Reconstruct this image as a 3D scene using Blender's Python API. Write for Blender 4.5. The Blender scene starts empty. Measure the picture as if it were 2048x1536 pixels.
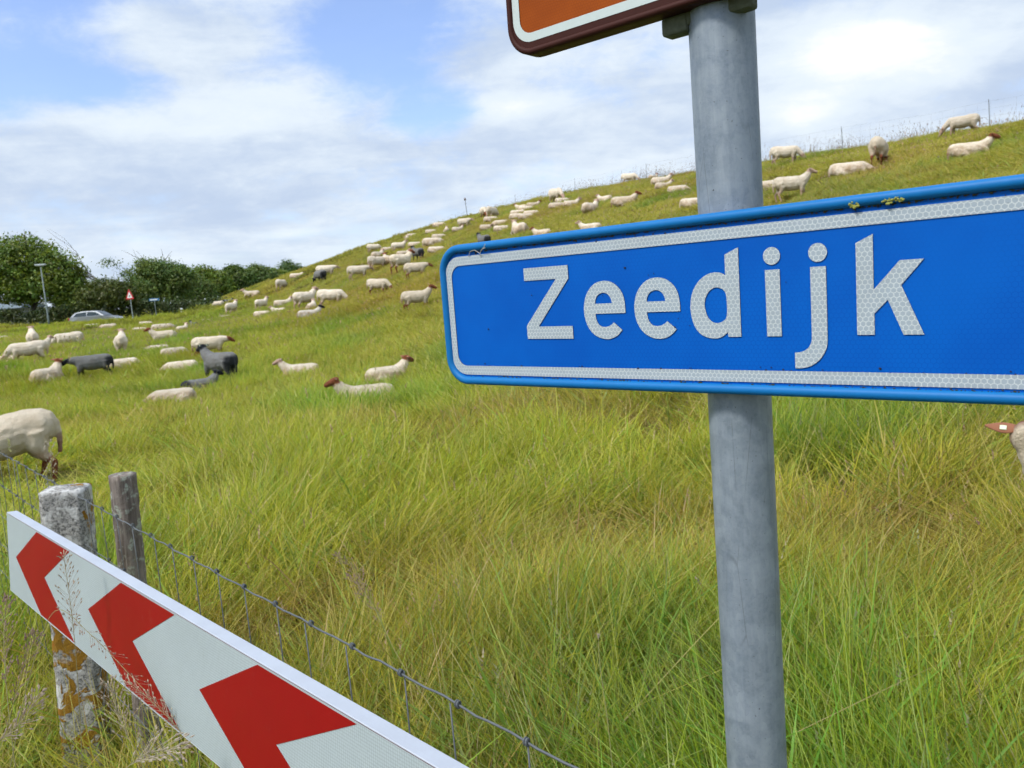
import bpy, bmesh, math, random
import numpy as np
from mathutils import Vector, Matrix
R=math.radians
rng=np.random.default_rng(7); random.seed(7)
SC=bpy.context.scene
COL=SC.collection

# ---------------------------------------------------------------- camera
TH=math.atan(.1297); RHO=math.atan(.0706)
Rv=Vector((1,0,0)); Fv=Vector((0,math.cos(TH),-math.sin(TH))); Dv=Vector((0,-math.sin(TH),-math.cos(TH)))
cxv=Rv*math.cos(RHO)+Dv*math.sin(RHO); cdv=-Rv*math.sin(RHO)+Dv*math.cos(RHO)
cam_d=bpy.data.cameras.new('camera'); cam=bpy.data.objects.new('camera',cam_d); COL.objects.link(cam)
m=Matrix.Identity(4)
for i,v in enumerate((cxv,-cdv,-Fv)):
    for k in range(3): m[k][i]=v[k]
m[0][3],m[1][3],m[2][3]=0,0,1.65
cam.matrix_world=m
cam_d.sensor_width=36; cam_d.lens=36*1600/2048; cam_d.clip_start=.05; cam_d.clip_end=3000
cam_d.dof.use_dof=True; cam_d.dof.focus_distance=1.15; cam_d.dof.aperture_fstop=15
SC.camera=cam

# ---------------------------------------------------------------- sky, sun, exposure
SUN_EL=R(52); SUN_AZ=R(-125)      # azimuth from +Y towards +X
sun_dir=Vector((math.sin(SUN_AZ)*math.cos(SUN_EL),math.cos(SUN_AZ)*math.cos(SUN_EL),math.sin(SUN_EL)))
sd=bpy.data.lights.new('sun','SUN'); sd.energy=2.9; sd.angle=R(10); sd.color=(1,.965,.9)
sun=bpy.data.objects.new('sun',sd); COL.objects.link(sun)
sun.rotation_euler=(-sun_dir).to_track_quat('-Z','Y').to_euler()
SC.view_settings.view_transform='Standard'; SC.view_settings.look='None'
SC.view_settings.exposure=.15; SC.view_settings.gamma=1; SC.view_settings.use_curve_mapping=False
SC.render.engine='CYCLES'
SC.cycles.max_bounces=4; SC.cycles.transparent_max_bounces=4; SC.cycles.diffuse_bounces=2; SC.cycles.glossy_bounces=2; SC.cycles.transmission_bounces=2
SC.cycles.use_adaptive_sampling=True; SC.cycles.adaptive_threshold=.035; SC.cycles.adaptive_min_samples=16
try: SC.cycles.use_denoising=True
except Exception: pass

class NT:
    """small helper for node trees"""
    def __init__(s,nt): s.nt=nt; nt.nodes.clear()
    def n(s,t,**k):
        nd=s.nt.nodes.new(t)
        ins=k.pop('ins',{})
        for a,b in k.items(): setattr(nd,a,b)
        for a,b in ins.items(): s.put(nd.inputs[a],b)
        return nd
    def put(s,inp,b):
        if isinstance(b,bpy.types.NodeSocket): s.nt.links.new(b,inp)
        else: inp.default_value=b
    def math(s,op,a,b=0,c=0,clamp=False):
        nd=s.nt.nodes.new('ShaderNodeMath'); nd.operation=op; nd.use_clamp=clamp
        s.put(nd.inputs[0],a); s.put(nd.inputs[1],b); s.put(nd.inputs[2],c); return nd.outputs[0]
    def vm(s,op,a,b=(0,0,0),c=None):
        nd=s.nt.nodes.new('ShaderNodeVectorMath'); nd.operation=op
        s.put(nd.inputs[0],a)
        if len(nd.inputs)>1: s.put(nd.inputs[1],b)
        if c is not None: s.put(nd.inputs[2],c)
        return nd.outputs['Value'] if op in('LENGTH','DOT_PRODUCT','DISTANCE') else nd.outputs[0]
    def mix(s,f,a,b,mode='MIX'):
        nd=s.nt.nodes.new('ShaderNodeMix'); nd.data_type='RGBA'; nd.blend_type=mode; nd.clamp_factor=True
        s.put(nd.inputs[0],f); s.put(nd.inputs[6],a); s.put(nd.inputs[7],b); return nd.outputs[2]
    def noise(s,vec,scale,detail=4,rough=.5,dist=0,dim='3D'):
        nd=s.nt.nodes.new('ShaderNodeTexNoise'); nd.noise_dimensions=dim
        s.put(nd.inputs['Vector'],vec); s.put(nd.inputs['Scale'],scale); s.put(nd.inputs['Detail'],detail)
        s.put(nd.inputs['Roughness'],rough); s.put(nd.inputs['Distortion'],dist); return nd.outputs['Fac']
    def ramp(s,f,lo,hi,a=0.,b=1.):
        nd=s.nt.nodes.new('ShaderNodeMapRange'); nd.interpolation_type='SMOOTHSTEP'
        s.put(nd.inputs[0],f); s.put(nd.inputs[1],lo); s.put(nd.inputs[2],hi); s.put(nd.inputs[3],a); s.put(nd.inputs[4],b); return nd.outputs[0]
    def sep(s,v):
        nd=s.nt.nodes.new('ShaderNodeSeparateXYZ'); s.put(nd.inputs[0],v); return nd.outputs
    def comb(s,x,y,z):
        nd=s.nt.nodes.new('ShaderNodeCombineXYZ'); s.put(nd.inputs[0],x); s.put(nd.inputs[1],y); s.put(nd.inputs[2],z); return nd.outputs[0]

def build_world():
    w=bpy.data.worlds.new('World'); SC.world=w; w.use_nodes=True
    t=NT(w.node_tree)
    sky=t.n('ShaderNodeTexSky',sky_type='NISHITA',sun_disc=False,sun_elevation=SUN_EL,sun_rotation=SUN_AZ,air_density=1.0,dust_density=1.2,ozone_density=1.4,altitude=0)
    tc=t.n('ShaderNodeTexCoord')
    d=t.vm('NORMALIZE',tc.outputs['Generated'])
    x,y,z=t.sep(d)
    az=t.math('ARCTAN2',x,y); el=t.math('ARCSINE',z)
    # cloud deck seen in perspective
    zz=t.math('ADD',t.math('MAXIMUM',z,0.0),.34)
    p=t.comb(t.math('DIVIDE',x,zz),t.math('DIVIDE',y,zz),0)
    n1=t.noise(p,1.5,8,.5,.35)
    n2=t.noise(t.vm('ADD',p,(7.3,2.1,4)),4.2,8,.52,.3)
    flat=t.comb(t.math('MULTIPLY',az,2.2),0.0,t.math('MULTIPLY',el,14))
    n3=t.noise(flat,1.5,6,.52,.8)
    n4=t.noise(t.vm('ADD',p,(1.3,5.1,2)),14,8,.66,.3)
    cov=t.math('ADD',t.math('MULTIPLY',n1,.6),t.math('MULTIPLY',n2,.62))
    cov=t.math('ADD',cov,t.math('ADD',t.math('MULTIPLY',n3,.3),t.math('MULTIPLY',n4,.30)))      # mean about .75
    def bump(a,e,sa,se,wt):
        q=t.math('ADD',t.math('POWER',t.math('DIVIDE',t.math('SUBTRACT',az,R(a)),R(sa)),2),
                 t.math('POWER',t.math('DIVIDE',t.math('SUBTRACT',el,R(e)),R(se)),2))
        return t.math('MULTIPLY',t.math('EXPONENT',t.math('MULTIPLY',q,-1)),wt)
    acc=cov
    for b in ((-29,13.6,5.5,1.7,-.36),(-33,17,7,4,-.2),(-26.5,17.5,3,2.5,-.2),(-8.5,17.2,4.2,2.6,-.45),(-6,14,4.0,2.4,-.25),(-3.5,11.6,3.2,1.3,-.2),(-23,13.5,4,1.6,-.13),
              (-19,16,5.5,1.6,.18),(0,13,3.6,3.0,.2),(-11.8,14.2,2.0,1.3,.16),(20,11,9,4,.25),(-20,9.5,12,2.2,.15),(-8,3.6,5,.8,-.1),(-18,31,15,8,-.3),(15,40,20,10,-.2)):
        acc=t.math('ADD',acc,bump(*b))
    mask=t.ramp(acc,.62,.98,.08,1)
    low=t.ramp(el,R(1),R(9),.55,0)                      # pale air towards the horizon
    mask=t.math('MAXIMUM',mask,low)
    # grey bellies and bright heads of the clouds
    g=t.noise(t.vm('ADD',flat,(3.1,0,1.7)),1.1,7,.55,.7)
    h=t.noise(t.vm('ADD',p,(1.2,8,0)),3.0,8,.52,.4)
    sh=t.math('ADD',t.math('MULTIPLY',g,.45),t.math('ADD',t.math('MULTIPLY',h,.38),t.math('MULTIPLY',n4,.17)))
    for b in ((-18,6.8,12,1.5,-.10),(-30,10.7,6,.5,-.06),(17,16,6,2.5,-.15),(20.5,9.4,2.6,1.2,.22),(24,12.5,5,1.7,.25),(29,11,4,1.5,.13),(1.5,11.6,4,1.0,.15),(9,7,5,1.0,.1),(-14,4.2,3,.35,.14),(31.5,9.2,2.5,1.3,-.16),(-24,11.2,6,.9,.1),(-15,11,6,1.4,.07)):
        sh=t.math('ADD',sh,bump(*b))
    shr=t.ramp(sh,.36,.62)
    cloud=t.mix(shr,(5.0,6.05,7.8,1),(7.5,8.35,9.2,1)); cloud=t.mix(t.ramp(sh,.60,.76),cloud,(9.4,9.6,9.8,1))
    # an overcast deck is brighter overhead than at the horizon
    up=t.ramp(z,.25,1.0,1.0,1.5)
    cloud=t.vm('SCALE',cloud); cloud.node.inputs['Scale'].default_value=1; t.put(cloud.node.inputs['Scale'],up)
    blue=t.mix(1.0,sky.outputs[0],(.95,.98,1.17,1),'MULTIPLY')
    blue=t.vm('SCALE',blue); blue.node.inputs['Scale'].default_value=1.85
    col=t.mix(mask,blue,cloud)
    bg=t.n('ShaderNodeBackground',ins={'Color':col,'Strength':.1})
    out=t.n('ShaderNodeOutputWorld'); t.nt.links.new(bg.outputs[0],out.inputs[0])
build_world()

# ---------------------------------------------------------------- helpers
def mat(name):
    m=bpy.data.materials.new(name); m.use_nodes=True
    t=NT(m.node_tree); b=t.n('ShaderNodeBsdfPrincipled'); o=t.n('ShaderNodeOutputMaterial')
    t.nt.links.new(b.outputs[0],o.inputs[0]); return m,t,b,o
def bump(t,b,h,dist=.01,strength=1.):
    nd=t.n('ShaderNodeBump',ins={'Height':h,'Distance':dist,'Strength':strength}); t.nt.links.new(nd.outputs[0],b.inputs['Normal'])
def simple(name,col,rough=.6,metal=0,var=.15,scale=30,spec=.5):
    m,t,b,o=mat(name); tc=t.n('ShaderNodeTexCoord')
    n=t.noise(tc.outputs['Object'],scale,5,.6)
    c=t.mix(n,tuple(v*(1-var) for v in col)+(1,),tuple(min(1,v*(1+var)) for v in col)+(1,))
    t.put(b.inputs['Base Color'],c); b.inputs['Roughness'].default_value=rough; b.inputs['Metallic'].default_value=metal
    b.inputs['Specular IOR Level'].default_value=spec
    return m
def link(name,me,mt=None,parent=None,loc=None,label=None,cat=None,group=None,kind=None,smooth=False):
    o=bpy.data.objects.new(name,me); COL.objects.link(o)
    if mt is not None and me is not None and not me.materials: me.materials.append(mt)
    if parent is not None: o.parent=parent
    if loc is not None: o.location=loc
    for k,v in (('label',label),('category',cat),('group',group),('kind',kind)):
        if v: o[k]=v
    if smooth and me is not None: me.shade_smooth()
    return o
def mesh(name,V,Fc):
    me=bpy.data.meshes.new(name); me.from_pydata([tuple(v) for v in V],[],[tuple(f) for f in Fc]); me.update(); return me
def bmmesh(name,bm):
    me=bpy.data.meshes.new(name); bm.normal_update(); bm.to_mesh(me); bm.free(); return me
def tube_data(pts,rad,seg=8,cap=True,V=None,F=None):
    V=[] if V is None else V; F=[] if F is None else F
    P=[Vector(p) for p in pts]; n=len(P); base=len(V)
    if not hasattr(rad,'__len__'): rad=[rad]*n
    up=None
    for i in range(n):
        d=(P[min(i+1,n-1)]-P[max(i-1,0)]).normalized()
        if up is None:
            up=d.orthogonal().normalized()
        up=(up-d*up.dot(d)).normalized(); s=d.cross(up)
        for k in range(seg):
            a=2*math.pi*k/seg; V.append(P[i]+(up*math.cos(a)+s*math.sin(a))*rad[i])
    for i in range(n-1):
        for k in range(seg):
            a=base+i*seg+k; b=base+i*seg+(k+1)%seg; F.append((a,b,b+seg,a+seg))
    if cap:
        F.append(tuple(base+k for k in range(seg))[::-1]); F.append(tuple(base+(n-1)*seg+k for k in range(seg)))
    return V,F
def box_data(c,s,V,F,M=None):
    b=len(V)
    for dx in(-1,1):
        for dy in(-1,1):
            for dz in(-1,1):
                v=Vector((c[0]+dx*s[0]/2,c[1]+dy*s[1]/2,c[2]+dz*s[2]/2)); V.append(M@v if M else v)
    for f in((0,1,3,2),(4,6,7,5),(0,4,5,1),(2,3,7,6),(0,2,6,4),(1,5,7,3)): F.append(tuple(b+i for i in f))
def bevel_box(name,s,bev=.01,seg=2,c=(0,0,0)):
    bm=bmesh.new(); bmesh.ops.create_cube(bm,size=1)
    for v in bm.verts: v.co=Vector((v.co.x*s[0]+c[0],v.co.y*s[1]+c[1],v.co.z*s[2]+c[2]))
    bmesh.ops.bevel(bm,geom=bm.edges[:]+bm.verts[:],offset=bev,segments=seg,affect='EDGES',profile=.5)
    return bmmesh(name,bm)
# value noise for layout
def vnoise(x,y,s,seed=0):
    x=np.asarray(x,float)/s+seed*17.3; y=np.asarray(y,float)/s+seed*31.7
    xi=np.floor(x); yi=np.floor(y); fx=x-xi; fy=y-yi; fx=fx*fx*(3-2*fx); fy=fy*fy*(3-2*fy)
    def h(a,b):
        v=np.sin(a*127.1+b*311.7+seed*74.7)*43758.5453; return v-np.floor(v)
    return (h(xi,yi)*(1-fx)+h(xi+1,yi)*fx)*(1-fy)+(h(xi,yi+1)*(1-fx)+h(xi+1,yi+1)*fx)*fy

PU=[-1e4,2,4,6,8,10,12,15,18,21,24,27,30,33,36,45,60,1e4]
PZ=[0,0,.10,.34,.75,1.32,2.0,2.9,3.75,4.5,5.12,5.6,5.85,5.85,5.5,3.0,.3,.3]
MV=[-1e4,15,28,38,50,75,100,130,170,230,400,1e4]
MM=[.93,.95,1.07,1.18,1.27,1.27,1.12,.9,.62,.35,.12,.12]
def terr(X,Y):
    u=.908*X+.419*Y; v=-.419*X+.908*Y
    z=0
    for du in (-1.5,-.75,0,.75,1.5): z=z+np.interp(u+du,PU,PZ)
    m=0
    for dv in (-8,-4,0,4,8): m=m+np.interp(v+dv,MV,MM)
    z=z/5*m/5
    # hollow in the meadow, and the bank beside the far road
    g=np.clip((6-u)/5.,0,1)
    z=z-.38*g*np.exp(-((v-17)/6.)**2)
    z=z+.42*np.exp(-((Y-67)/4.)**2)*np.clip((-8-X)/8.,0,1)
    z=z+.05*np.sin(X*.9+1.3*np.sin(Y*.31))*np.sin(Y*.7+.8*np.sin(X*.4))
    return z

KNOB=(-2.47,62.45)

def tz(x,y): return float(terr(float(x),float(y)))

# ---------------------------------------------------------------- ground
def build_ground():
    us=np.concatenate([-np.geomspace(700,30,26),np.arange(-28,40,.8),np.geomspace(42,600,24)])
    vs=np.concatenate([-np.geomspace(400,12,12),np.arange(-10,60,.8),np.arange(61,140,2.5),np.geomspace(145,900,30)])
    U,Vv=np.meshgrid(us,vs,indexing='ij')
    X=.908*U-.419*Vv; Y=.419*U+.908*Vv; Z=terr(X,Y)
    nu,nv=len(us),len(vs)
    V=np.stack([X,Y,Z],-1).reshape(-1,3)
    idx=np.arange(nu*nv).reshape(nu,nv)
    F=np.stack([idx[:-1,:-1],idx[1:,:-1],idx[1:,1:],idx[:-1,1:]],-1).reshape(-1,4)
    me=bpy.data.meshes.new('ground'); me.from_pydata(V.tolist(),[],F.tolist()); me.update(); me.shade_smooth()
    m,t,b,o=mat('turf'); tc=t.n('ShaderNodeTexCoord'); P=tc.outputs['Object']
    a=t.noise(P,.25,5,.6); c=t.noise(P,3.5,6,.65); e=t.noise(t.vm('MULTIPLY',P,(1,1,.3)),28,4,.7)
    col=t.mix(t.ramp(a,.35,.65),(.14,.15,.025,1),(.18,.155,.045,1))
    col=t.mix(t.ramp(c,.4,.7),col,(.09,.115,.018,1))
    col=t.mix(t.ramp(e,.45,.75,0,.7),col,(.15,.125,.05,1))
    t.put(b.inputs['Base Color'],col); b.inputs['Roughness'].default_value=.95; b.inputs['Specular IOR Level'].default_value=.1
    bump(t,b,t.math('ADD',t.math('MULTIPLY',c,.6),t.math('MULTIPLY',e,.4)),.25,.9)
    g=link('ground',me,m,kind='structure')
    return g
build_ground()

def build_road():
    V=[];F=[]
    xs=np.linspace(-170,-14,60)
    for x in xs:
        y0=74.0+.03*(x+40)
        for dy in(-2.8,2.8):
            V.append((x,y0+dy,tz(x,y0+dy)+.03))
    for i in range(len(xs)-1): F.append((2*i,2*i+2,2*i+3,2*i+1))
    link('road',mesh('road',V,F),simple('asphalt',(.055,.055,.056),.9,var=.3,scale=8),kind='structure')
build_road()

# ---------------------------------------------------------------- grass
def blade_mat(name,transl=.42):
    m=bpy.data.materials.new(name); m.use_nodes=True; t=NT(m.node_tree)
    a=t.n('ShaderNodeAttribute',attribute_name='bc'); b=t.n('ShaderNodeAttribute',attribute_type='INSTANCER',attribute_name='tint')
    col=t.mix(1.0,a.outputs['Color'],b.outputs['Color'],'MULTIPLY')
    d=t.n('ShaderNodeBsdfDiffuse',ins={'Color':col}); tr=t.n('ShaderNodeBsdfTranslucent',ins={'Color':col})
    gl=t.n('ShaderNodeBsdfGlossy',ins={'Color':(1,1,1,1),'Roughness':.45})
    m1=t.n('ShaderNodeMixShader',ins={0:transl}); t.nt.links.new(d.outputs[0],m1.inputs[1]); t.nt.links.new(tr.outputs[0],m1.inputs[2])
    m2=t.n('ShaderNodeMixShader',ins={0:.014}); t.nt.links.new(m1.outputs[0],m2.inputs[1]); t.nt.links.new(gl.outputs[0],m2.inputs[2])
    o=t.n('ShaderNodeOutputMaterial'); t.nt.links.new(m2.outputs[0],o.inputs[0]); return m
BLADE=blade_mat('grass_blade')
PAL=np.array([(.31,.33,.022),(.41,.395,.035),(.22,.29,.022),(.12,.20,.02),(.46,.41,.085),(.31,.21,.06),(.50,.41,.19),(.18,.27,.05)])
PALW=np.array([.26,.22,.17,.11,.10,.05,.03,.06]); PALW/=PALW.sum()
def make_clump(name,rad,n,H,w,seg,bias,rs,flat=.5,seed_frac=0.0,stalk=False,var=1.0,longf=0.0):
    r=np.random.default_rng(rs); V=[];F=[];C=[]
    for i in range(n):
        q=rad*math.sqrt(r.random()); a=r.random()*6.283; bx,by=q*math.cos(a),q*math.sin(a)
        h=H*(.45+.75*r.random()); lean=r.random()**1.2*flat; la=r.normal()*1.1+bias if r.random()<.75 else r.random()*6.283
        dx,dy=math.cos(la),math.sin(la); ww=w*(.6+.8*r.random()); wa=r.random()*6.283
        droop=.25+.9*r.random()*flat
        base=PAL[r.choice(8,p=PALW)]*(.8+.4*r.random()); base=base*var+(1-var)*np.array((.285,.30,.034))
        if r.random()<.06 and w<.009: ww*=2.3; base=np.array((.20,.30,.04))*(.8+.5*r.random()); droop*=1.3
        elif r.random()<.05 and w<.009: base=np.array((.24,.15,.07))*(.7+.6*r.random()); h*=.6; lean*=1.6
        if r.random()<longf: h=H*(1.25+.5*r.random()); ww*=.55; lean=r.random()**.5*1.3; droop*=.35; base=np.array((.44,.42,.10))*(.75+.45*r.random())
        sd=stalk or r.random()<seed_frac
        if sd: ww*=.55; h*=1.35; base=np.array((.33,.30,.12))*(.8+.4*r.random()); droop*=.4; lean*=.6
        b0=len(V)
        for k in range(seg+1):
            s=k/seg; out=h*(lean*s+droop*s*s*.6); z=h*(s-.30*droop*s*s*min(1,lean+.5))*math.sqrt(max(.15,1-.45*lean*lean))
            px,py=bx+dx*out,by+dy*out; hw=ww*(1-s**2.2)*.5+ (ww*.12 if k<seg else 0)
            cw,sw=math.cos(wa+.5*s),math.sin(wa+.5*s)
            V.append((px-cw*hw,py-sw*hw,z-.02)); V.append((px+cw*hw,py+sw*hw,z-.02))
            root=min(1,s*2.2); c=base*root+np.array((.17,.145,.045))*(1-root); C+= [c,c]
        for k in range(seg): F.append((b0+2*k,b0+2*k+1,b0+2*k+3,b0+2*k+2))
        if sd:
            tip=np.array(((V[-1][0]+V[-2][0])/2,(V[-1][1]+V[-2][1])/2,V[-1][2]))
            for j in range(7):
                f=j/7.; c0=tip+np.array((dx*.02*f,dy*.02*f,-.09*H*2*f*.8)); s2=w*2.0*(1-.3*abs(f-.5))
                an=r.random()*6.283; e=np.array((math.cos(an),math.sin(an),1.1))*s2*1.5; sdv=np.array((-math.sin(an),math.cos(an),0))*s2*.45
                b0=len(V); V+= [tuple(c0-sdv),tuple(c0+sdv),tuple(c0+e)]; cc=np.array((.36,.28,.15))*(.7+.6*r.random()); C+=[cc]*3; F.append((b0,b0+1,b0+2))
    me=mesh(name,V,F); at=me.color_attributes.new('bc','FLOAT_COLOR','POINT')
    arr=np.ones((len(V),4),np.float32); arr[:,:3]=np.array(C); at.data.foreach_set('color',arr.ravel())
    me.materials.append(BLADE); return me
def scatter(name,P,rotz,tilt,scl,idx,tint,meshes,label,parent=None):
    n=len(P); me=bpy.data.meshes.new(name); me.vertices.add(n); me.vertices.foreach_set('co',np.asarray(P,np.float32).ravel())
    a=me.attributes.new('rot','FLOAT_VECTOR','POINT'); rr=np.stack([tilt[:,0],tilt[:,1],rotz],1).astype(np.float32); a.data.foreach_set('vector',rr.ravel())
    a=me.attributes.new('scl','FLOAT_VECTOR','POINT'); a.data.foreach_set('vector',np.asarray(scl,np.float32).ravel())
    a=me.attributes.new('idx','INT','POINT'); a.data.foreach_set('value',idx.astype(np.int32))
    a=me.attributes.new('tint','FLOAT_COLOR','POINT'); tt=np.ones((n,4),np.float32); tt[:,:3]=tint; a.data.foreach_set('color',tt.ravel())
    me.update()
    c=bpy.data.collections.new(name+'_tufts')
    for i,mm in enumerate(meshes):
        c.objects.link(bpy.data.objects.new('%s_%02d'%(name+'_tuft',i),mm))
    ng=bpy.data.node_groups.new(name,'GeometryNodeTree')
    ng.interface.new_socket('Geometry',in_out='INPUT',socket_type='NodeSocketGeometry'); ng.interface.new_socket('Geometry',in_out='OUTPUT',socket_type='NodeSocketGeometry')
    N=ng.nodes.new; L=ng.links.new
    gi=N('NodeGroupInput'); go=N('NodeGroupOutput'); ip=N('GeometryNodeInstanceOnPoints'); ci=N('GeometryNodeCollectionInfo')
    ci.inputs['Collection'].default_value=c; ci.inputs['Separate Children'].default_value=True; ci.inputs['Reset Children'].default_value=True
    def na(nm,ty):
        x=N('GeometryNodeInputNamedAttribute'); x.data_type=ty; x.inputs['Name'].default_value=nm; return [o for o in x.outputs if o.enabled][0]
    L(gi.outputs[0],ip.inputs['Points']); L(ci.outputs[0],ip.inputs['Instance']); ip.inputs['Pick Instance'].default_value=True
    L(na('idx','INT'),ip.inputs['Instance Index'])
    e2r=N('FunctionNodeEulerToRotation'); L(na('rot','FLOAT_VECTOR'),e2r.inputs[0]); L(e2r.outputs[0],ip.inputs['Rotation'])
    L(na('scl','FLOAT_VECTOR'),ip.inputs['Scale']); L(ip.outputs[0],go.inputs[0])
    o=link(name,me,label=label,cat='grass',kind='stuff')
    md=o.modifiers.new('tufts','NODES'); md.node_group=ng
    return o
BIG=(-4.7,7.1)
def fence_side(X,Y):   # >0 on the meadow side of the wire fence
    return (X-.043)*.743+(Y-.9)*.669
def field(n_per_m2,r0,r1,az0,az1,rs):
    r=np.random.default_rng(rs); d=1/math.sqrt(n_per_m2)
    gx,gy=np.meshgrid(np.arange(-r1,r1,d),np.arange(-2,r1,d)); gx=gx.ravel(); gy=gy.ravel()
    gx=gx+r.uniform(-.5,.5,len(gx))*d; gy=gy+r.uniform(-.5,.5,len(gy))*d
    rad=np.hypot(gx,gy); az=np.arctan2(gx,gy); k=(rad>r0)&(rad<r1)&(az>az0)&(az<az1)
    return gx[k],gy[k],rad[k],r
def lay(X,Y,r,H,kind):
    n=len(X); u=.908*X+.419*Y; Z=terr(X,Y)
    slope=np.clip((u-4)/8.,0,1)
    big=vnoise(X,Y,6.,1); mid=vnoise(X,Y,1.6,2); sm=vnoise(X,Y,.5,3); huge=vnoise(X,Y,19.,5)
    hs=(1-.42*slope)*(.62+(.45*mid+.35*big)*(1-.5*slope)+.2*slope)
    lodged=np.clip((vnoise(X,Y,.75,4)*.7+vnoise(X,Y,.3,14)*.3-.55)*6,0,1)*(1-slope)*np.clip((14-np.hypot(X,Y))/6.,.25,1)
    hs=hs*(1-.5*lodged)
    hs=hs*np.where((X-BIG[0])**2+(Y-BIG[1])**2<3.2,.5,1.)
    # colours: yellow green, patches fresher green, patches of straw and rust
    tint=np.array([[1.27,1.26,1.12]])*(1+(r.random((n,1))-.42)*(.36-.24*slope[:,None]))
    fresh=np.clip((mid-.60)*3.2,0,1)[:,None]; tint=tint*(1-fresh*(1-np.array((.66,.90,.8))))
    straw=np.clip((vnoise(X,Y,3.3,7)*.6+sm*.4-.58)*3.2,0,1)[:,None]; tint=tint*(1-straw*(1-np.array((1.02,.84,1.15))))
    rust=(np.clip((huge*.6+big*.5-.52)*2.6,0,1)*np.clip((u-3)/5.,0,1)*np.clip((16-u)/6.,0,1))[:,None]; tint=tint*(1-rust*(1-np.array((1.0,.87,.9))))
    nr=np.clip((6-np.hypot(X,Y))/4.,0,1)[:,None]; tint=tint*(1-.08*nr)
    lg=lodged[:,None]; tint=tint*(1-lg*(1-np.array((.80,.62,1.0))))
    dry=slope[:,None]*np.array([[.0,.0,.0]])+1; 
    tint=tint*(1-slope[:,None]*(1-np.array((1.02,.915,1.25))))
    swirl=vnoise(X,Y,4.,8)*4.2+vnoise(X,Y,1.2,9)*2.5-1.5
    rot=swirl+r.normal(0,.5,n)
    sc=np.stack([np.ones(n)*(.85+.3*r.random(n)),np.ones(n)*(.85+.3*r.random(n)),hs*(.85+.3*r.random(n))],1)*H
    lod=lodged*.6
    e=.25; gx=(terr(X+e,Y)-terr(X-e,Y))/(2*e); gy=(terr(X,Y+e)-terr(X,Y-e))/(2*e)
    la=swirl*1.7; N_=np.stack([-gx+r.normal(0,.08,n)+lod*np.cos(la),-gy+r.normal(0,.08,n)+lod*np.sin(la),np.ones(n)],1); N_/=np.linalg.norm(N_,axis=1)[:,None]
    x0=np.stack([np.cos(rot),np.sin(rot),np.zeros(n)],1); x0-=N_*(x0*N_).sum(1)[:,None]; x0/=np.linalg.norm(x0,axis=1)[:,None]; y0=np.cross(N_,x0)
    tilt=np.stack([np.arctan2(y0[:,2],N_[:,2]),-np.arcsin(np.clip(x0[:,2],-1,1))],1); rot=np.arctan2(x0[:,1],x0[:,0])
    return np.stack([X,Y,Z],1),rot,tilt,sc,tint
def clear(X,Y,objs):
    k=np.ones(len(X),bool)
    for (x,y,rr) in objs: k&=((X-x)**2+(Y-y)**2>rr*rr)
    return k
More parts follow.
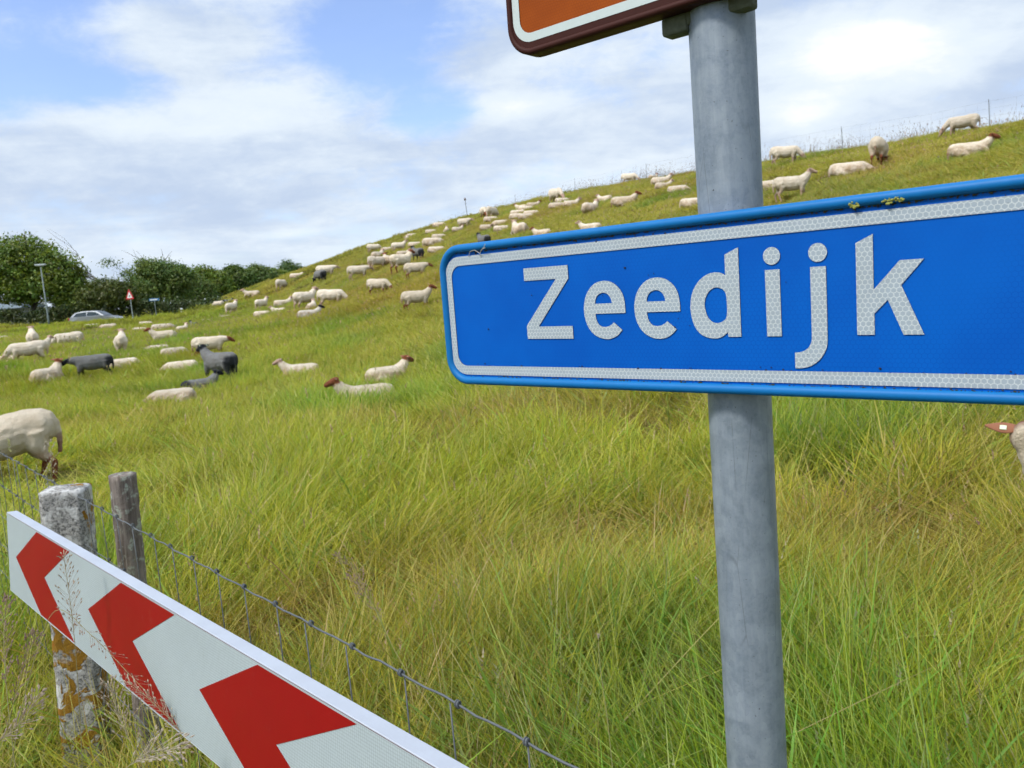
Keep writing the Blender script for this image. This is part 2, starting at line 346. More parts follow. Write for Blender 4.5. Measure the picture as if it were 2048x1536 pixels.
def build_grass(sheep):
    near=[make_clump('near_tuft',.19,360,.46,.0040,5,0,100+i,.95,.003,longf=.04,var=.85) for i in range(8)]
    fine=[make_clump('fine_tuft',.26,330,.44,.0060,4,0,200+i,.9,.004,longf=.035,var=.8) for i in range(6)]
    midc=[make_clump('mid_tuft',.34,360,.35,.0085,3,0,300+i,.8,.003,var=.75,longf=.03) for i in range(6)]
    far=[make_clump('far_tuft',.62,480,.40,.016,2,0,400+i,.7,.003,var=.62,longf=.02) for i in range(5)]
    vfar=[make_clump('distant_tuft',2.0,800,.42,.045,2,0,500+i,.7,.0,var=.35) for i in range(4)]
    az=(R(-46),R(44))
    def go(name,dens,r0,r1,ms,H,rs,label,az=az,filt=None):
        X,Y,rad,r=field(dens,r0*(.8 if r0>2 else 1),r1*1.25,az[0],az[1],rs); k=rad*(1+r.normal(0,.07,len(rad))); k=(k>(r0 if r0>2 else 0))&(k<r1); X,Y=X[k],Y[k]
        if filt is not None:
            k=filt(X,Y); X,Y=X[k],Y[k]
        P,rot,tilt,sc,tint=lay(X,Y,r,H,name)
        return scatter(name,P,rot,tilt,sc,r.integers(0,len(ms),len(X)),tint,ms,label)
    def keep_near(X,Y):
        k=np.ones(len(X),bool)
        k&=(X**2+Y**2>.8**2)
        k&=((X-.277)**2+(Y-.978)**2>.05**2)
        for (qx,qy,qr) in ((-1.45,2.42,.22),(-1.33,2.2,.17),(-1.22,2.02,.14)): k&=((X-qx)**2+(Y-qy)**2>qr*qr)
        return k&sheepclear(X,Y)
    def sheepclear(X,Y):
        k=np.ones(len(X),bool)
        for (sx,sy,ps,yaw) in sheep:
            if ps in 'LD' and math.hypot(sx,sy)<30 and .908*sx+.419*sy<6:
                dx=X-sx; dy=Y-sy; c,s=math.cos(yaw),math.sin(yaw); a=(dx*c+dy*s)/.6; b=(-dx*s+dy*c)/.24
                k&=(a*a+b*b>1)
        dx=X-sheep[0][0]; dy=Y-sheep[0][1]; k&=~((dx*dx+dy*dy<1.2)&(vnoise(X,Y,.11,21)>.42))
        return k
    go('grass',19.5,.8,4.2,near,1,11,'tall tangled yellow green meadow grass in the foreground',az=(R(-56),R(52)),filt=keep_near)
    go('grass',8.6,4.2,9.5,fine,1,12,'tall yellow green meadow grass behind the signs',az=(R(-50),R(48)),filt=sheepclear)
    go('grass',5.4,9.5,24,midc,1,13,'meadow grass around the nearer sheep',filt=sheepclear)
    go('grass',1.9,24,58,far,1,14,'meadow grass at the dike foot and on the dike slope',filt=sheepclear)
    def ff(X,Y):
        u=.908*X+.419*Y; k=(u<40)
        y0=74.0+.03*(X+40); k&=~((abs(Y-y0)<3.2)&(X<-14)); k&=~((X<-12)&(Y>80)&(vnoise(X,Y,3,3)>.6)); return k
    go('grass',.24,58,150,vfar,1.0,15,'distant grass along the far dike and road verge',az=(R(-44),R(14)),filt=ff)
    # flowering stalks along the crest
    st=[make_clump('crest_stalks',.6,16,.62,.008,4,.3,600+i,.35,0,stalk=True) for i in range(4)]
    r=np.random.default_rng(77); n=700
    v=r.uniform(6,120,n)**1.0; u=r.normal(29.3,1.6,n); X=.908*u-.419*v; Y=.419*u+.908*v
    k=vnoise(X,Y,2.2,6)>.33; X,Y=X[k],Y[k]; n=len(X)
    sc=np.stack([np.ones(n),np.ones(n),r.uniform(.45,1.15,n)],1)
    scatter('grass',np.stack([X,Y,terr(X,Y)],1),r.uniform(-.6,.6,n),r.normal(0,.12,(n,2)),sc,r.integers(0,4,n),np.ones((n,3))*np.array((.55,.42,.7))*(.6+.5*r.random((n,1))),st,'purple brown flowering grass stalks along the dike crest')

# ---------------------------------------------------------------- signs at the roadside
def lerp(a,b,t): return a+(b-a)*t
def chaikin(P,corner,it=2):
    """round a closed outline except at its corner points"""
    P=[(Vector(p),i in corner) for i,p in enumerate(P)]
    for _ in range(it):
        Q=[]; n=len(P)
        for i in range(n):
            p,c=P[i]; a=P[i-1][0]; b=P[(i+1)%n][0]
            if c: Q.append((p,True))
            else: Q.append((p*.75+a*.25,False)); Q.append((p*.75+b*.25,False))
        P=Q
    return [p for p,_ in P]
def prism(name,outer,holes,z0,z1,mats):
    """solid letter or plate: front face material 0, walls material 1"""
    from mathutils.geometry import tessellate_polygon
    loops=[[Vector((p[0],p[1],0)) for p in outer]]+[[Vector((p[0],p[1],0)) for p in h] for h in holes]
    flat=[p for l in loops for p in l]; tri=tessellate_polygon(loops)
    V=[(p.x,p.y,z1) for p in flat]+[(p.x,p.y,z0) for p in flat]; n=len(flat); F=[];MI=[]
    for t in tri:
        a,b,c=(flat[i] for i in t); s=(b-a).cross(c-a).z
        f=tuple(t) if s>0 else tuple(t)[::-1]; F.append(f); MI.append(0)
    k=0
    for l in loops:
        for i in range(len(l)):
            a=k+i; b=k+(i+1)%len(l); F.append((a,b,b+n,a+n)); MI.append(1)
        k+=len(l)
    me=mesh(name,V,F)
    for mm in mats: me.materials.append(mm)
    if len(mats)>1: me.polygons.foreach_set('material_index',MI)
    bm=bmesh.new(); bm.from_mesh(me); 
    walls=[f for f in bm.faces if len(f.verts)==4]
    bmesh.ops.recalc_face_normals(bm,faces=walls); bm.to_mesh(me); bm.free(); return me
def rrect(x0,x1,y0,y1,r,k=8):
    P=[]
    for cx,cy,a0 in((x1-r,y1-r,0),(x0+r,y1-r,90),(x0+r,y0+r,180),(x1-r,y0+r,270)):
        for i in range(k+1):
            a=R(a0+90*i/k); P.append((cx+r*math.cos(a),cy+r*math.sin(a)))
    return P
def rim_mesh(name,x0,x1,y0,y1,r,rad,rz,back,zc=0.0):
    """folded edge: rounded bead round the plate with a lip running back"""
    path=rrect(x0,x1,y0,y1,r,10); n=len(path); V=[];F=[]
    prof=[]
    for i in range(9):
        a=math.pi*i/8; prof.append((-math.cos(a)*rad,math.sin(a)*rz))     # (outward,normal)
    prof+= [(rad,-back),(rad-.0015,-back)]
    for i in range(n):
        p=Vector(path[i]); a=Vector(path[i-1]); b=Vector(path[(i+1)%n]); d=(b-a).normalized(); o=Vector((d.y,-d.x))
        for q in prof: V.append((p.x+o.x*q[0],p.y+o.y*q[0],zc+q[1]))
    m_=len(prof)
    for i in range(n):
        j=(i+1)%n
        for k in range(m_-1): F.append((i*m_+k,i*m_+k+1,j*m_+k+1,j*m_+k))
    me=mesh(name,V,F); me.shade_smooth(); return me
def hex_edge(t,vec,cell):
    """distance pattern of a honeycomb: 0.5 on cell borders, 0 in the middle"""
    x,y,z=t.sep(vec); P=t.comb(t.math('DIVIDE',x,cell),t.math('DIVIDE',y,cell),0)
    r=(1,1.7320508,1); h=(.5,.8660254,0)
    def wrap(p):
        q=t.vm('SUBTRACT',t.vm('WRAP',p,r,(0,0,0)),h); return q
    a=wrap(P); b=wrap(t.vm('SUBTRACT',P,h))
    la=t.vm('LENGTH',a); lb=t.vm('LENGTH',b)
    sel=t.math('LESS_THAN',la,lb)
    mx=t.n('ShaderNodeMix',data_type='VECTOR'); t.put(mx.inputs[0],sel); t.put(mx.inputs[4],b); t.put(mx.inputs[5],a)
    g=t.vm('ABSOLUTE',mx.outputs[1])
    d=t.vm('DOT_PRODUCT',g,(.5,.8660254,0)); gx,gy,gz=t.sep(g)
    return t.math('MAXIMUM',d,gx)
def hex_wrap_fix(): pass
def sheeting(name,fill,line,cell,rough=.38,dirt=.15,soft=.02,thr=.43):
    m,t,b,o=mat(name); tc=t.n('ShaderNodeTexCoord'); P=tc.outputs['Object']
    wob=t.vm('SCALE',t.vm('SUBTRACT',t.n('ShaderNodeTexNoise',ins={'Vector':P,'Scale':260.0,'Detail':1.0}).outputs['Color'],(.5,.5,.5)))
    wob.node.inputs['Scale'].default_value=cell*.25
    e=hex_edge(t,t.vm('ADD',P,wob),cell); f=t.ramp(e,thr-soft,thr+soft)
    cell_n=t.noise(P,160,1,.5); 
    fl=t.mix(cell_n,tuple(v*.93 for v in fill)+(1,),tuple(min(1,v*1.07) for v in fill)+(1,))
    c=t.mix(f,fl,line+(1,))
    big=t.noise(P,9,5,.65); c=t.mix(t.ramp(big,.45,.8,0,dirt),c,(.20,.19,.16,1))
    sp=t.noise(P,420,2,.5); c=t.mix(t.ramp(sp,.72,.78,0,.6),c,(.05,.05,.05,1))
    t.put(b.inputs['Base Color'],c); b.inputs['Roughness'].default_value=rough; b.inputs['Specular IOR Level'].default_value=.4
    return m
def rot_frame(px,n,ang=0):
    """matrix with local x to the right along the plate, y up, z out of its face"""
    z=Vector(n).normalized(); x=Vector((0,0,1)).cross(z).normalized(); y=z.cross(x)
    q=Matrix.Identity(4)
    c,s=math.cos(ang),math.sin(ang)
    X=x*c+y*s; Y=y*c-x*s
    for i,v in enumerate((X,Y,z)):
        for k in range(3): q[k][i]=v[k]
    for k in range(3): q[k][3]=px[k]
    return q
# galvanised pole
def build_pole():
    m,t,b,o=mat('galvanised_steel'); tc=t.n('ShaderNodeTexCoord'); P=tc.outputs['Object']
    n1=t.noise(P,26,6,.6,.8); st=t.noise(t.vm('MULTIPLY',P,(60,60,3.5)),1,6,.65,.5); n3=t.noise(P,240,4,.7)
    c=t.mix(t.ramp(n1,.3,.7),(.195,.240,.282,1),(.310,.360,.400,1))
    sv=t.n('ShaderNodeTexVoronoi',ins={'Vector':t.vm('MULTIPLY',P,(1,1,.6)),'Scale':150.0}); sx=t.sep(sv.outputs['Color'])[0]; c=t.mix(t.ramp(sx,.35,1,0,.20),c,(.42,.46,.50,1)); c=t.mix(t.ramp(sx,.0,.3,.16,0),c,(.13,.16,.20,1))
    c=t.mix(t.ramp(st,.35,.7,0,.5),c,(.14,.18,.23,1))
    c=t.mix(t.ramp(n3,.3,.75,0,.5),c,(.30,.34,.39,1))
    vor=t.n('ShaderNodeTexVoronoi',feature='DISTANCE_TO_EDGE',ins={'Vector':t.vm('MULTIPLY',P,(30,30,4)),'Scale':1.0,'Randomness':1.0})
    scr=t.math('MULTIPLY',t.ramp(vor.outputs['Distance'],.0,.018,1,0),t.ramp(t.noise(P,7,3,.6),.52,.62))
    c=t.mix(t.math('MULTIPLY',scr,.35),c,(.05,.055,.06,1))
    sp=t.noise(P,330,2,.5); c=t.mix(t.ramp(sp,.70,.76,0,.8),c,(.05,.05,.055,1))
    ru=t.noise(P,55,3,.6); c=t.mix(t.ramp(ru,.76,.8,0,.6),c,(.20,.09,.04,1))
    t.put(b.inputs['Base Color'],c); b.inputs['Metallic'].default_value=.25
    t.put(b.inputs['Roughness'],t.ramp(n1,.3,.7,.42,.6)); bump(t,b,t.math('ADD',st,n3),.0006,.5)
    V,F=tube_data([(0,0,-.1)]+[(0,0,z) for z in np.linspace(.1,2.75,12)],.038,64)
    me=mesh('sign_pole',V,F); me.shade_smooth()
    p=link('sign_pole',me,m,loc=(.2998,.9768,0),label='round galvanised steel pole carrying the blue and brown signs',cat='pole')
    lean=Vector((-.0135,.0008,1)).normalized(); p.rotation_euler=lean.to_track_quat('Z','Y').to_euler()
    V,F=tube_data([(0,0,2.74),(0,0,2.755),(0,0,2.765)],[.041,.041,.02],48); link('cap',mesh('cap',V,F),simple('black_plastic',(.03,.03,.03)),p)
    # thin seam line down the pole
    V=[];F=[]; a=math.radians(-152)
    V,F=tube_data([(.0379*math.cos(a),.0379*math.sin(a),z) for z in np.linspace(.0,2.7,20)],.0004,5); link('seam',mesh('seam',V,F),simple('seam_grey',(.10,.12,.14)),p)
    return p
build_pole()
N_BLUE=(-.66703,-.74503,0)
def build_blue():
    root=link('street_name_sign',None,label='long blue street name sign reading Zeedijk on the steel pole',cat='sign')
    root.matrix_world=rot_frame((.2426,.9394,1.65),N_BLUE,.006)
    m,t,b,o=mat('blue_sheeting'); tc=t.n('ShaderNodeTexCoord'); P=tc.outputs['Object']
    e=hex_edge(t,P,.0055); n1=t.noise(P,6,5,.6); n2=t.noise(P,500,2,.6); big=t.noise(P,2.2,3,.5)
    c=t.mix(t.ramp(n1,.3,.7),(.0005,.088,.44,1),(.0005,.110,.50,1))
    c=t.mix(t.math('MULTIPLY',t.ramp(e,.42,.47),t.ramp(big,.4,.6,.15,.5)),c,(.001,.060,.37,1))
    c=t.mix(t.ramp(n2,.66,.76,0,.4),c,(.01,.05,.25,1))
    t.put(b.inputs['Base Color'],c); b.inputs['Roughness'].default_value=.45; b.inputs['Specular IOR Level'].default_value=.12
    blue=m
    rim=simple('blue_paint_skylit',(.004,.150,.42),.5,var=.12,scale=60,spec=.25)  # rim paler than the panel: light from the sky is put into its colour
    white=sheeting('white_sheeting',(.35,.41,.46),(.58,.62,.62),.0055)
    edge=simple('dark_edge',(.012,.03,.09),.7)
    x0,x1,y0,y1=-.4555,.52,-.1505,.060
    link('panel',prism('panel',rrect(x0+.004,x1-.004,y0+.004,y1-.004,.037,10),[],-.002,0,[blue,blue]),None,root)
    link('rim',rim_mesh('rim',x0+.0062,x1-.0062,y0+.0058,y1-.0058,.035,.0062,.0065,.020),rim,root)
    link('back_panel',prism('back_panel',rrect(x0+.012,x1-.012,y0+.012,y1-.012,.03,8),[],-.019,-.016,[simple('back_grey',(.25,.27,.29)),edge]),None,root)
    bo=rrect(-.4455,.508,-.1355,.0425,.030,10); bi=rrect(-.432,.4945,-.122,.029,.018,10)
    link('border_line',prism('border_line',bo,[bi[::-1]],0.0002,.0011,[white,edge]),None,root)
    def T(P): return [(x,y-.006*x) for x,y in P]
    def letter(outer,holes,corner,hc=(),lab=None):
        o_=chaikin(T(outer),corner,2); hs=[chaikin(T(h),hc,2)[::-1] for h in holes]
        ob=link('letter',prism('letter',o_,hs,.0002,.0012,[white,edge]),None,root)
        if lab: ob['label']=lab
    def dot(cx,cy,r):
        n=28; return [(cx+r*math.cos(2*math.pi*i/n),cy+r*math.sin(2*math.pi*i/n)) for i in range(n)]
    letter([(-.2882,.0147),(-.2105,.0147),(-.2105,-.0030),(-.2675,-.0668),(-.2083,-.0668),(-.2083,-.0840),(-.2890,-.0840),(-.2890,-.0655),(-.2318,-.0026),(-.2882,-.0026)],[],range(10),lab='letter Z')
    E=[(-.1229,-.0515),(-.1697,-.0515),(-.1690,-.0584),(-.1659,-.0653),(-.1601,-.0689),(-.1518,-.0689),(-.1446,-.0660),(-.1415,-.0632),(-.1290,-.0732),(-.1363,-.0803),(-.1458,-.0843),(-.1553,-.0851),(-.1670,-.0827),(-.1786,-.0752),(-.1855,-.0635),(-.1881,-.0505),(-.1875,-.0391),(-.1838,-.0274),(-.1765,-.0175),(-.1665,-.0108),(-.1538,-.0087),(-.1411,-.0112),(-.1305,-.0190),(-.1247,-.0290),(-.1229,-.0400)]
    H=[(-.1695,-.0384),(-.1682,-.0320),(-.1640,-.0266),(-.1562,-.0240),(-.1485,-.0262),(-.1440,-.0320),(-.1428,-.0384)]
    letter(E,[H],(0,1,7,8),(0,6),'letter e, first')
    sh=lambda P,d:[(x+d,y) for x,y in P]
    letter(sh(E,.0785),[sh(H,.0785)],(0,1,7,8),(0,6),'letter e, second')
    letter([(.0160,.0118),(.0329,.0188),(.0329,-.0829),(.0168,-.0829),(.0168,-.0772),(.0110,-.0820),(.0040,-.0848),(-.0060,-.0846),(-.0165,-.0812),(-.0250,-.0732),(-.0300,-.0590),(-.0308,-.0442),(-.0276,-.0292),(-.0191,-.0168),(-.0081,-.0094),(.0035,-.0072),(.0115,-.0088),(.0160,-.0118)],
        [[(-.0121,-.0455),(-.0105,-.0370),(-.0062,-.0298),(.0000,-.0254),(.0060,-.0250),(.0125,-.0275),(.0166,-.0330),(.0168,-.0600),(.0110,-.0650),(.0040,-.0672),(-.0036,-.0652),(-.0095,-.0580)]],(0,1,2,3,4,17),(),'letter d')
    letter([(.0637,-.0087),(.0806,-.0087),(.0808,-.0826),(.0639,-.0826)],[],range(4),lab='letter i stem'); letter(dot(.0719,.0063,.0098),[],(),lab='letter i dot')
    letter([(.1142,-.0085),(.1310,-.0085),(.1312,-.0860),(.1300,-.0960),(.1235,-.1075),(.1140,-.1150),(.1040,-.1180),(.0950,-.1182),(.0950,-.1008),(.1030,-.1000),(.1100,-.0960),(.1138,-.0890),(.1142,-.0820)],[],(0,1,7,8),lab='letter j stem'); letter(dot(.1226,.0063,.0100),[],(),lab='letter j dot')
    letter([(.1617,.0128),(.1787,.0207),(.1788,-.0355),(.2040,-.0073),(.2262,-.0073),(.2050,-.0320),(.2258,-.0818),(.2066,-.0818),(.1922,-.0463),(.1790,-.0600),(.1790,-.0818),(.1617,-.0818)],[],range(12),lab='letter k')
    # lichen tufts, grime along the bead, dry straw
    lm=simple('lichen_yellow',(.30,.30,.06),.95,var=.4,scale=900)
    def blobs(name,pts,rad,mt,seed,cnt=26,flat=.5):
        r=random.Random(seed); bm=bmesh.new()
        for (x,y) in pts:
            for _ in range(cnt):
                a=r.random()*6.283; q=rad*math.sqrt(r.random()); s=rad*(.16+.22*r.random())
                bmesh.ops.create_icosphere(bm,subdivisions=1,radius=s,matrix=Matrix.Translation((x+q*math.cos(a)*1.25,y+q*math.sin(a)*.8,.0045+s*flat*r.random()*2)))
        return link(name,bmmesh(name,bm),mt,root)
    for i,(x,y) in enumerate(((.1625,.0535),(.1948,.0533),(.2055,.0545))): blobs('lichen',[(x,y-.003)],.0042,lm,i)
    dm=simple('grime',(.035,.04,.02),.95,var=.5,scale=600)
    r=random.Random(3); pts=[]
    for i in range(900):
        x=-.42+.90*r.random(); yy=.0474 if r.random()<.72 else -.1385
        pts.append((x,yy+r.gauss(0,.0006)))
    bm=bmesh.new()
    for x,y in pts:
        s=.0004+.0009*r.random()**2; bmesh.ops.create_icosphere(bm,subdivisions=1,radius=s,matrix=Matrix.Translation((x,y,.0008))@Matrix.Diagonal((1.6,1,.7,1)))
    g=link('grime_specks',bmmesh('grime_specks',bm),dm,root); g['kind']='stuff'
    # dark blobs of weathering on the sheet
    bm=bmesh.new()
    for i in range(70):
        q=r.random()
        if q<.45: x,y=r.uniform(-.4,.5),.0438+r.gauss(0,.0012)
        elif q<.8: x,y=r.uniform(-.4,.5),-.1205+r.gauss(0,.001)
        else: x,y=r.uniform(-.42,.48),r.uniform(-.11,.02)
        s=.0006+.0010*r.random()**2; bmesh.ops.create_icosphere(bm,subdivisions=1,radius=s,matrix=Matrix.Translation((x,y,.0009))@Matrix.Diagonal((1.2,1,.4,1)))
    g=link('dirt_specks',bmmesh('dirt_specks',bm),simple('dirt',(.01,.018,.05),.9),root); g['kind']='stuff'
    sm=simple('dry_straw',(.42,.42,.36),.8)
    for pts in (((-.392,.0415,.002),(-.386,.048,.004),(-.376,.0495,.005),(-.366,.0435,.004),(-.362,.0475,.006),(-.354,.0515,.008),(-.349,.056,.010)),((-.366,.0435,.004),(-.368,.0405,.003),(-.3665,.039,.002)),((-.356,.050,.008),(-.350,.0505,.009))):
        V,F=tube_data(pts,.0005,5); link('straw',mesh('straw',V,F),sm,root)
    # clamps at the back that hold the pole
    V=[];F=[]
    rm=simple('rail_metal',(.30,.31,.32),.5,.3)
    for y in(.02,-.10):
        V=[];F=[]; box_data((.045,y,-.0225),(.14,.028,.006),V,F); link('clamp_rail',mesh('clamp_rail',V,F),rm,root)
build_blue()

def build_brown():
    root=link('tourist_sign',None,label='brown sign with white border line above the blue sign, lower left corner in view',cat='sign')
    root.matrix_world=rot_frame((.2426,.9394,1.65),N_BLUE,0.0)
    m,t,b,o=mat('brown_sheeting'); tc=t.n('ShaderNodeTexCoord'); P=tc.outputs['Object']
    e=hex_edge(t,P,.0042); n1=t.noise(P,12,4,.6)
    c=t.mix(t.ramp(n1,.3,.7),(.28,.054,.003,1),(.35,.072,.004,1)); c=t.mix(t.ramp(e,.40,.47,0,.55),c,(.19,.038,.004,1))
    t.put(b.inputs['Base Color'],c); b.inputs['Roughness'].default_value=.5; b.inputs['Specular IOR Level'].default_value=.12
    br=m; wh=simple('white_film',(.55,.62,.60),.45,scale=80,var=.06); dk=simple('brown_paint',(.050,.014,.010),.6,var=.2,scale=50,spec=.15); ed=simple('edge_brown',(.03,.012,.01))
    x0,x1,y0,y1=-.2865,.36,.2900,.62
    link('panel',prism('panel',rrect(x0+.003,x1-.003,y0+.005,y1-.003,.036,10),[],-.002,0,[br,br]),None,root)
    link('rim',rim_mesh('rim',x0+.004,x1-.004,y0+.0075,y1-.0045,.036,.0042,.004,.022),dk,root)
    bo=rrect(x0+.0095,x1-.009,y0+.0195,y1-.010,.030,10); bi=rrect(x0+.021,x1-.0205,y0+.0305,y1-.021,.019,10)
    link('dark_margin',prism('dark_margin',rrect(x0+.005,x1-.005,y0+.0085,y1-.006,.034,10),[bo[::-1]],.0001,.0006,[dk,ed]),None,root)
    link('border_line',prism('border_line',bo,[bi[::-1]],.0002,.0010,[wh,ed]),None,root)
    link('back_panel',prism('back_panel',rrect(x0+.010,x1-.01,y0+.012,y1-.01,.03,8),[],-.021,-.018,[ed,ed]),None,root)
    V=[];F=[]
    box_data((.03,y0+.040,-.030),(.15,.020,.016),V,F)
    cm=simple('weathered_clamp',(.10,.11,.07),.8,var=.6,scale=120)
    me=bevel_box('clamp',(.105,.030,.020),.004,2,(-.005,y0+.004,-.030)); link('clamp',me,cm,root)
    me=bevel_box('clamp_lug',(.034,.022,.024),.004,2,(-.048,y0-.006,-.030)); link('clamp_lug',me,cm,root)
    me=bevel_box('clamp_lug',(.030,.030,.030),.004,2,(.085,y0+.045,-.045)); link('clamp_lug',me,cm,root)
    # cobweb threads and hairs
    wm=simple('web',(.22,.22,.22),.9); r=random.Random(9)
    for (cx,cy,cz) in((.086,y0+.02,-.04),(-.011,y0-.042,-.035)):
        V=[];F=[]
        for i in range(3):
            p=[Vector((cx+r.uniform(-.003,.003),cy,cz))]
            for k in range(6): p.append(p[-1]+Vector((r.gauss(0,.0022),-.0028+r.gauss(0,.0012),r.gauss(0,.001))))
            tube_data(p,.00022,4,V=V,F=F)
        link('web_thread',mesh('web_thread',V,F),wm,root)
build_brown()

def build_board():
    root=link('chevron_board',None,label='long white rail board with red chevrons pointing left in front of the wire fence',cat='sign')
    a=Vector((-1.49893,2.28164,1.08)); dd=Vector((.70236,-.71182,0)); nn=Vector((-.71182,-.70236,0))
    A=R(5); up=-(Vector((0,0,-1))*math.cos(A)+nn*math.sin(A)); z=dd.cross(up).normalized()
    q=Matrix.Identity(4)
    for i,v in enumerate((dd,up,z)):
        for k in range(3): q[k][i]=v[k]
    for k in range(3): q[k][3]=a[k]
    root.matrix_world=q
    def dots(name,col,d=.6):
        m,t,b,o=mat(name); tc=t.n('ShaderNodeTexCoord'); P=tc.outputs['Object']
        vo=t.n('ShaderNodeTexVoronoi',ins={'Vector':P,'Scale':210.0,'Randomness':.12}); e=t.ramp(vo.outputs['Distance'],.25,.6)
        n1=t.noise(P,5,5,.6); c=t.mix(t.ramp(n1,.3,.7),tuple(v*.95 for v in col)+(1,),tuple(v*1.05 for v in col)+(1,))
        c=t.mix(t.math('MULTIPLY',e,d),c,tuple(v*.62 for v in col)+(1,))
        dr=t.noise(t.vm('MULTIPLY',P,(1,.35,1)),40,5,.7); c=t.mix(t.ramp(dr,.6,.85,0,.35),c,(.22,.22,.19,1))
        sp=t.noise(P,150,2,.5); c=t.mix(t.ramp(sp,.77,.8,0,.7),c,(.12,.08,.06,1))
        t.put(b.inputs['Base Color'],c); b.inputs['Roughness'].default_value=.45; b.inputs['Specular IOR Level'].default_value=.2; return m
    wh=dots('board_white',(.42,.48,.49)); rd=dots('board_red',(.29,.004,.006),.2); al=simple('aluminium_flange',(.44,.47,.52),.55,.1,var=.16,scale=9)
    ed=simple('board_edge',(.20,.12,.13),.6)
    Lb,Hb=2.12,.228
    link('panel',prism('panel',[(0,-Hb),(Lb,-Hb),(Lb,0),(0,0)],[],-.003,0,[wh,ed]),None,root)
    me=bevel_box('top_flange',(Lb,.0025,.027),.0008,1,(Lb/2,.0015,-.0137)); link('top_flange',me,al,root)
    me=bevel_box('bottom_flange',(Lb,.0025,.030),.0008,1,(Lb/2,-Hb-.0015,-.0152)); link('bottom_flange',me,al,root)
    me=bevel_box('end_flange',(.0025,Hb,.026),.0008,1,(-.0015,-Hb/2,-.0145)); link('end_flange',me,ed,root)
    P0=[(.305,-.003),(.580,-.003),(.358,-.114),(.588,-.225),(.312,-.225),(.084,-.114)]
    sh=[0,.6185,1.214]
    for k in range(3):
        pts=[(x+sh[k],y) for x,y in P0]
        link('chevron',prism('chevron',pts[::-1],[],.0002,.0007,[rd,rd]),None,root)
    # legs under the board, set behind it
    V,F=tube_data([(2.06,-.01,-.05),(2.06,-1.05,-.05)],.022,16); link('leg',mesh('leg',V,F,),al,root)
    link('bracket',bevel_box('bracket',(.05,.03,.12),.003,1,(.27,-.10,-.06)),al,root)
build_board()

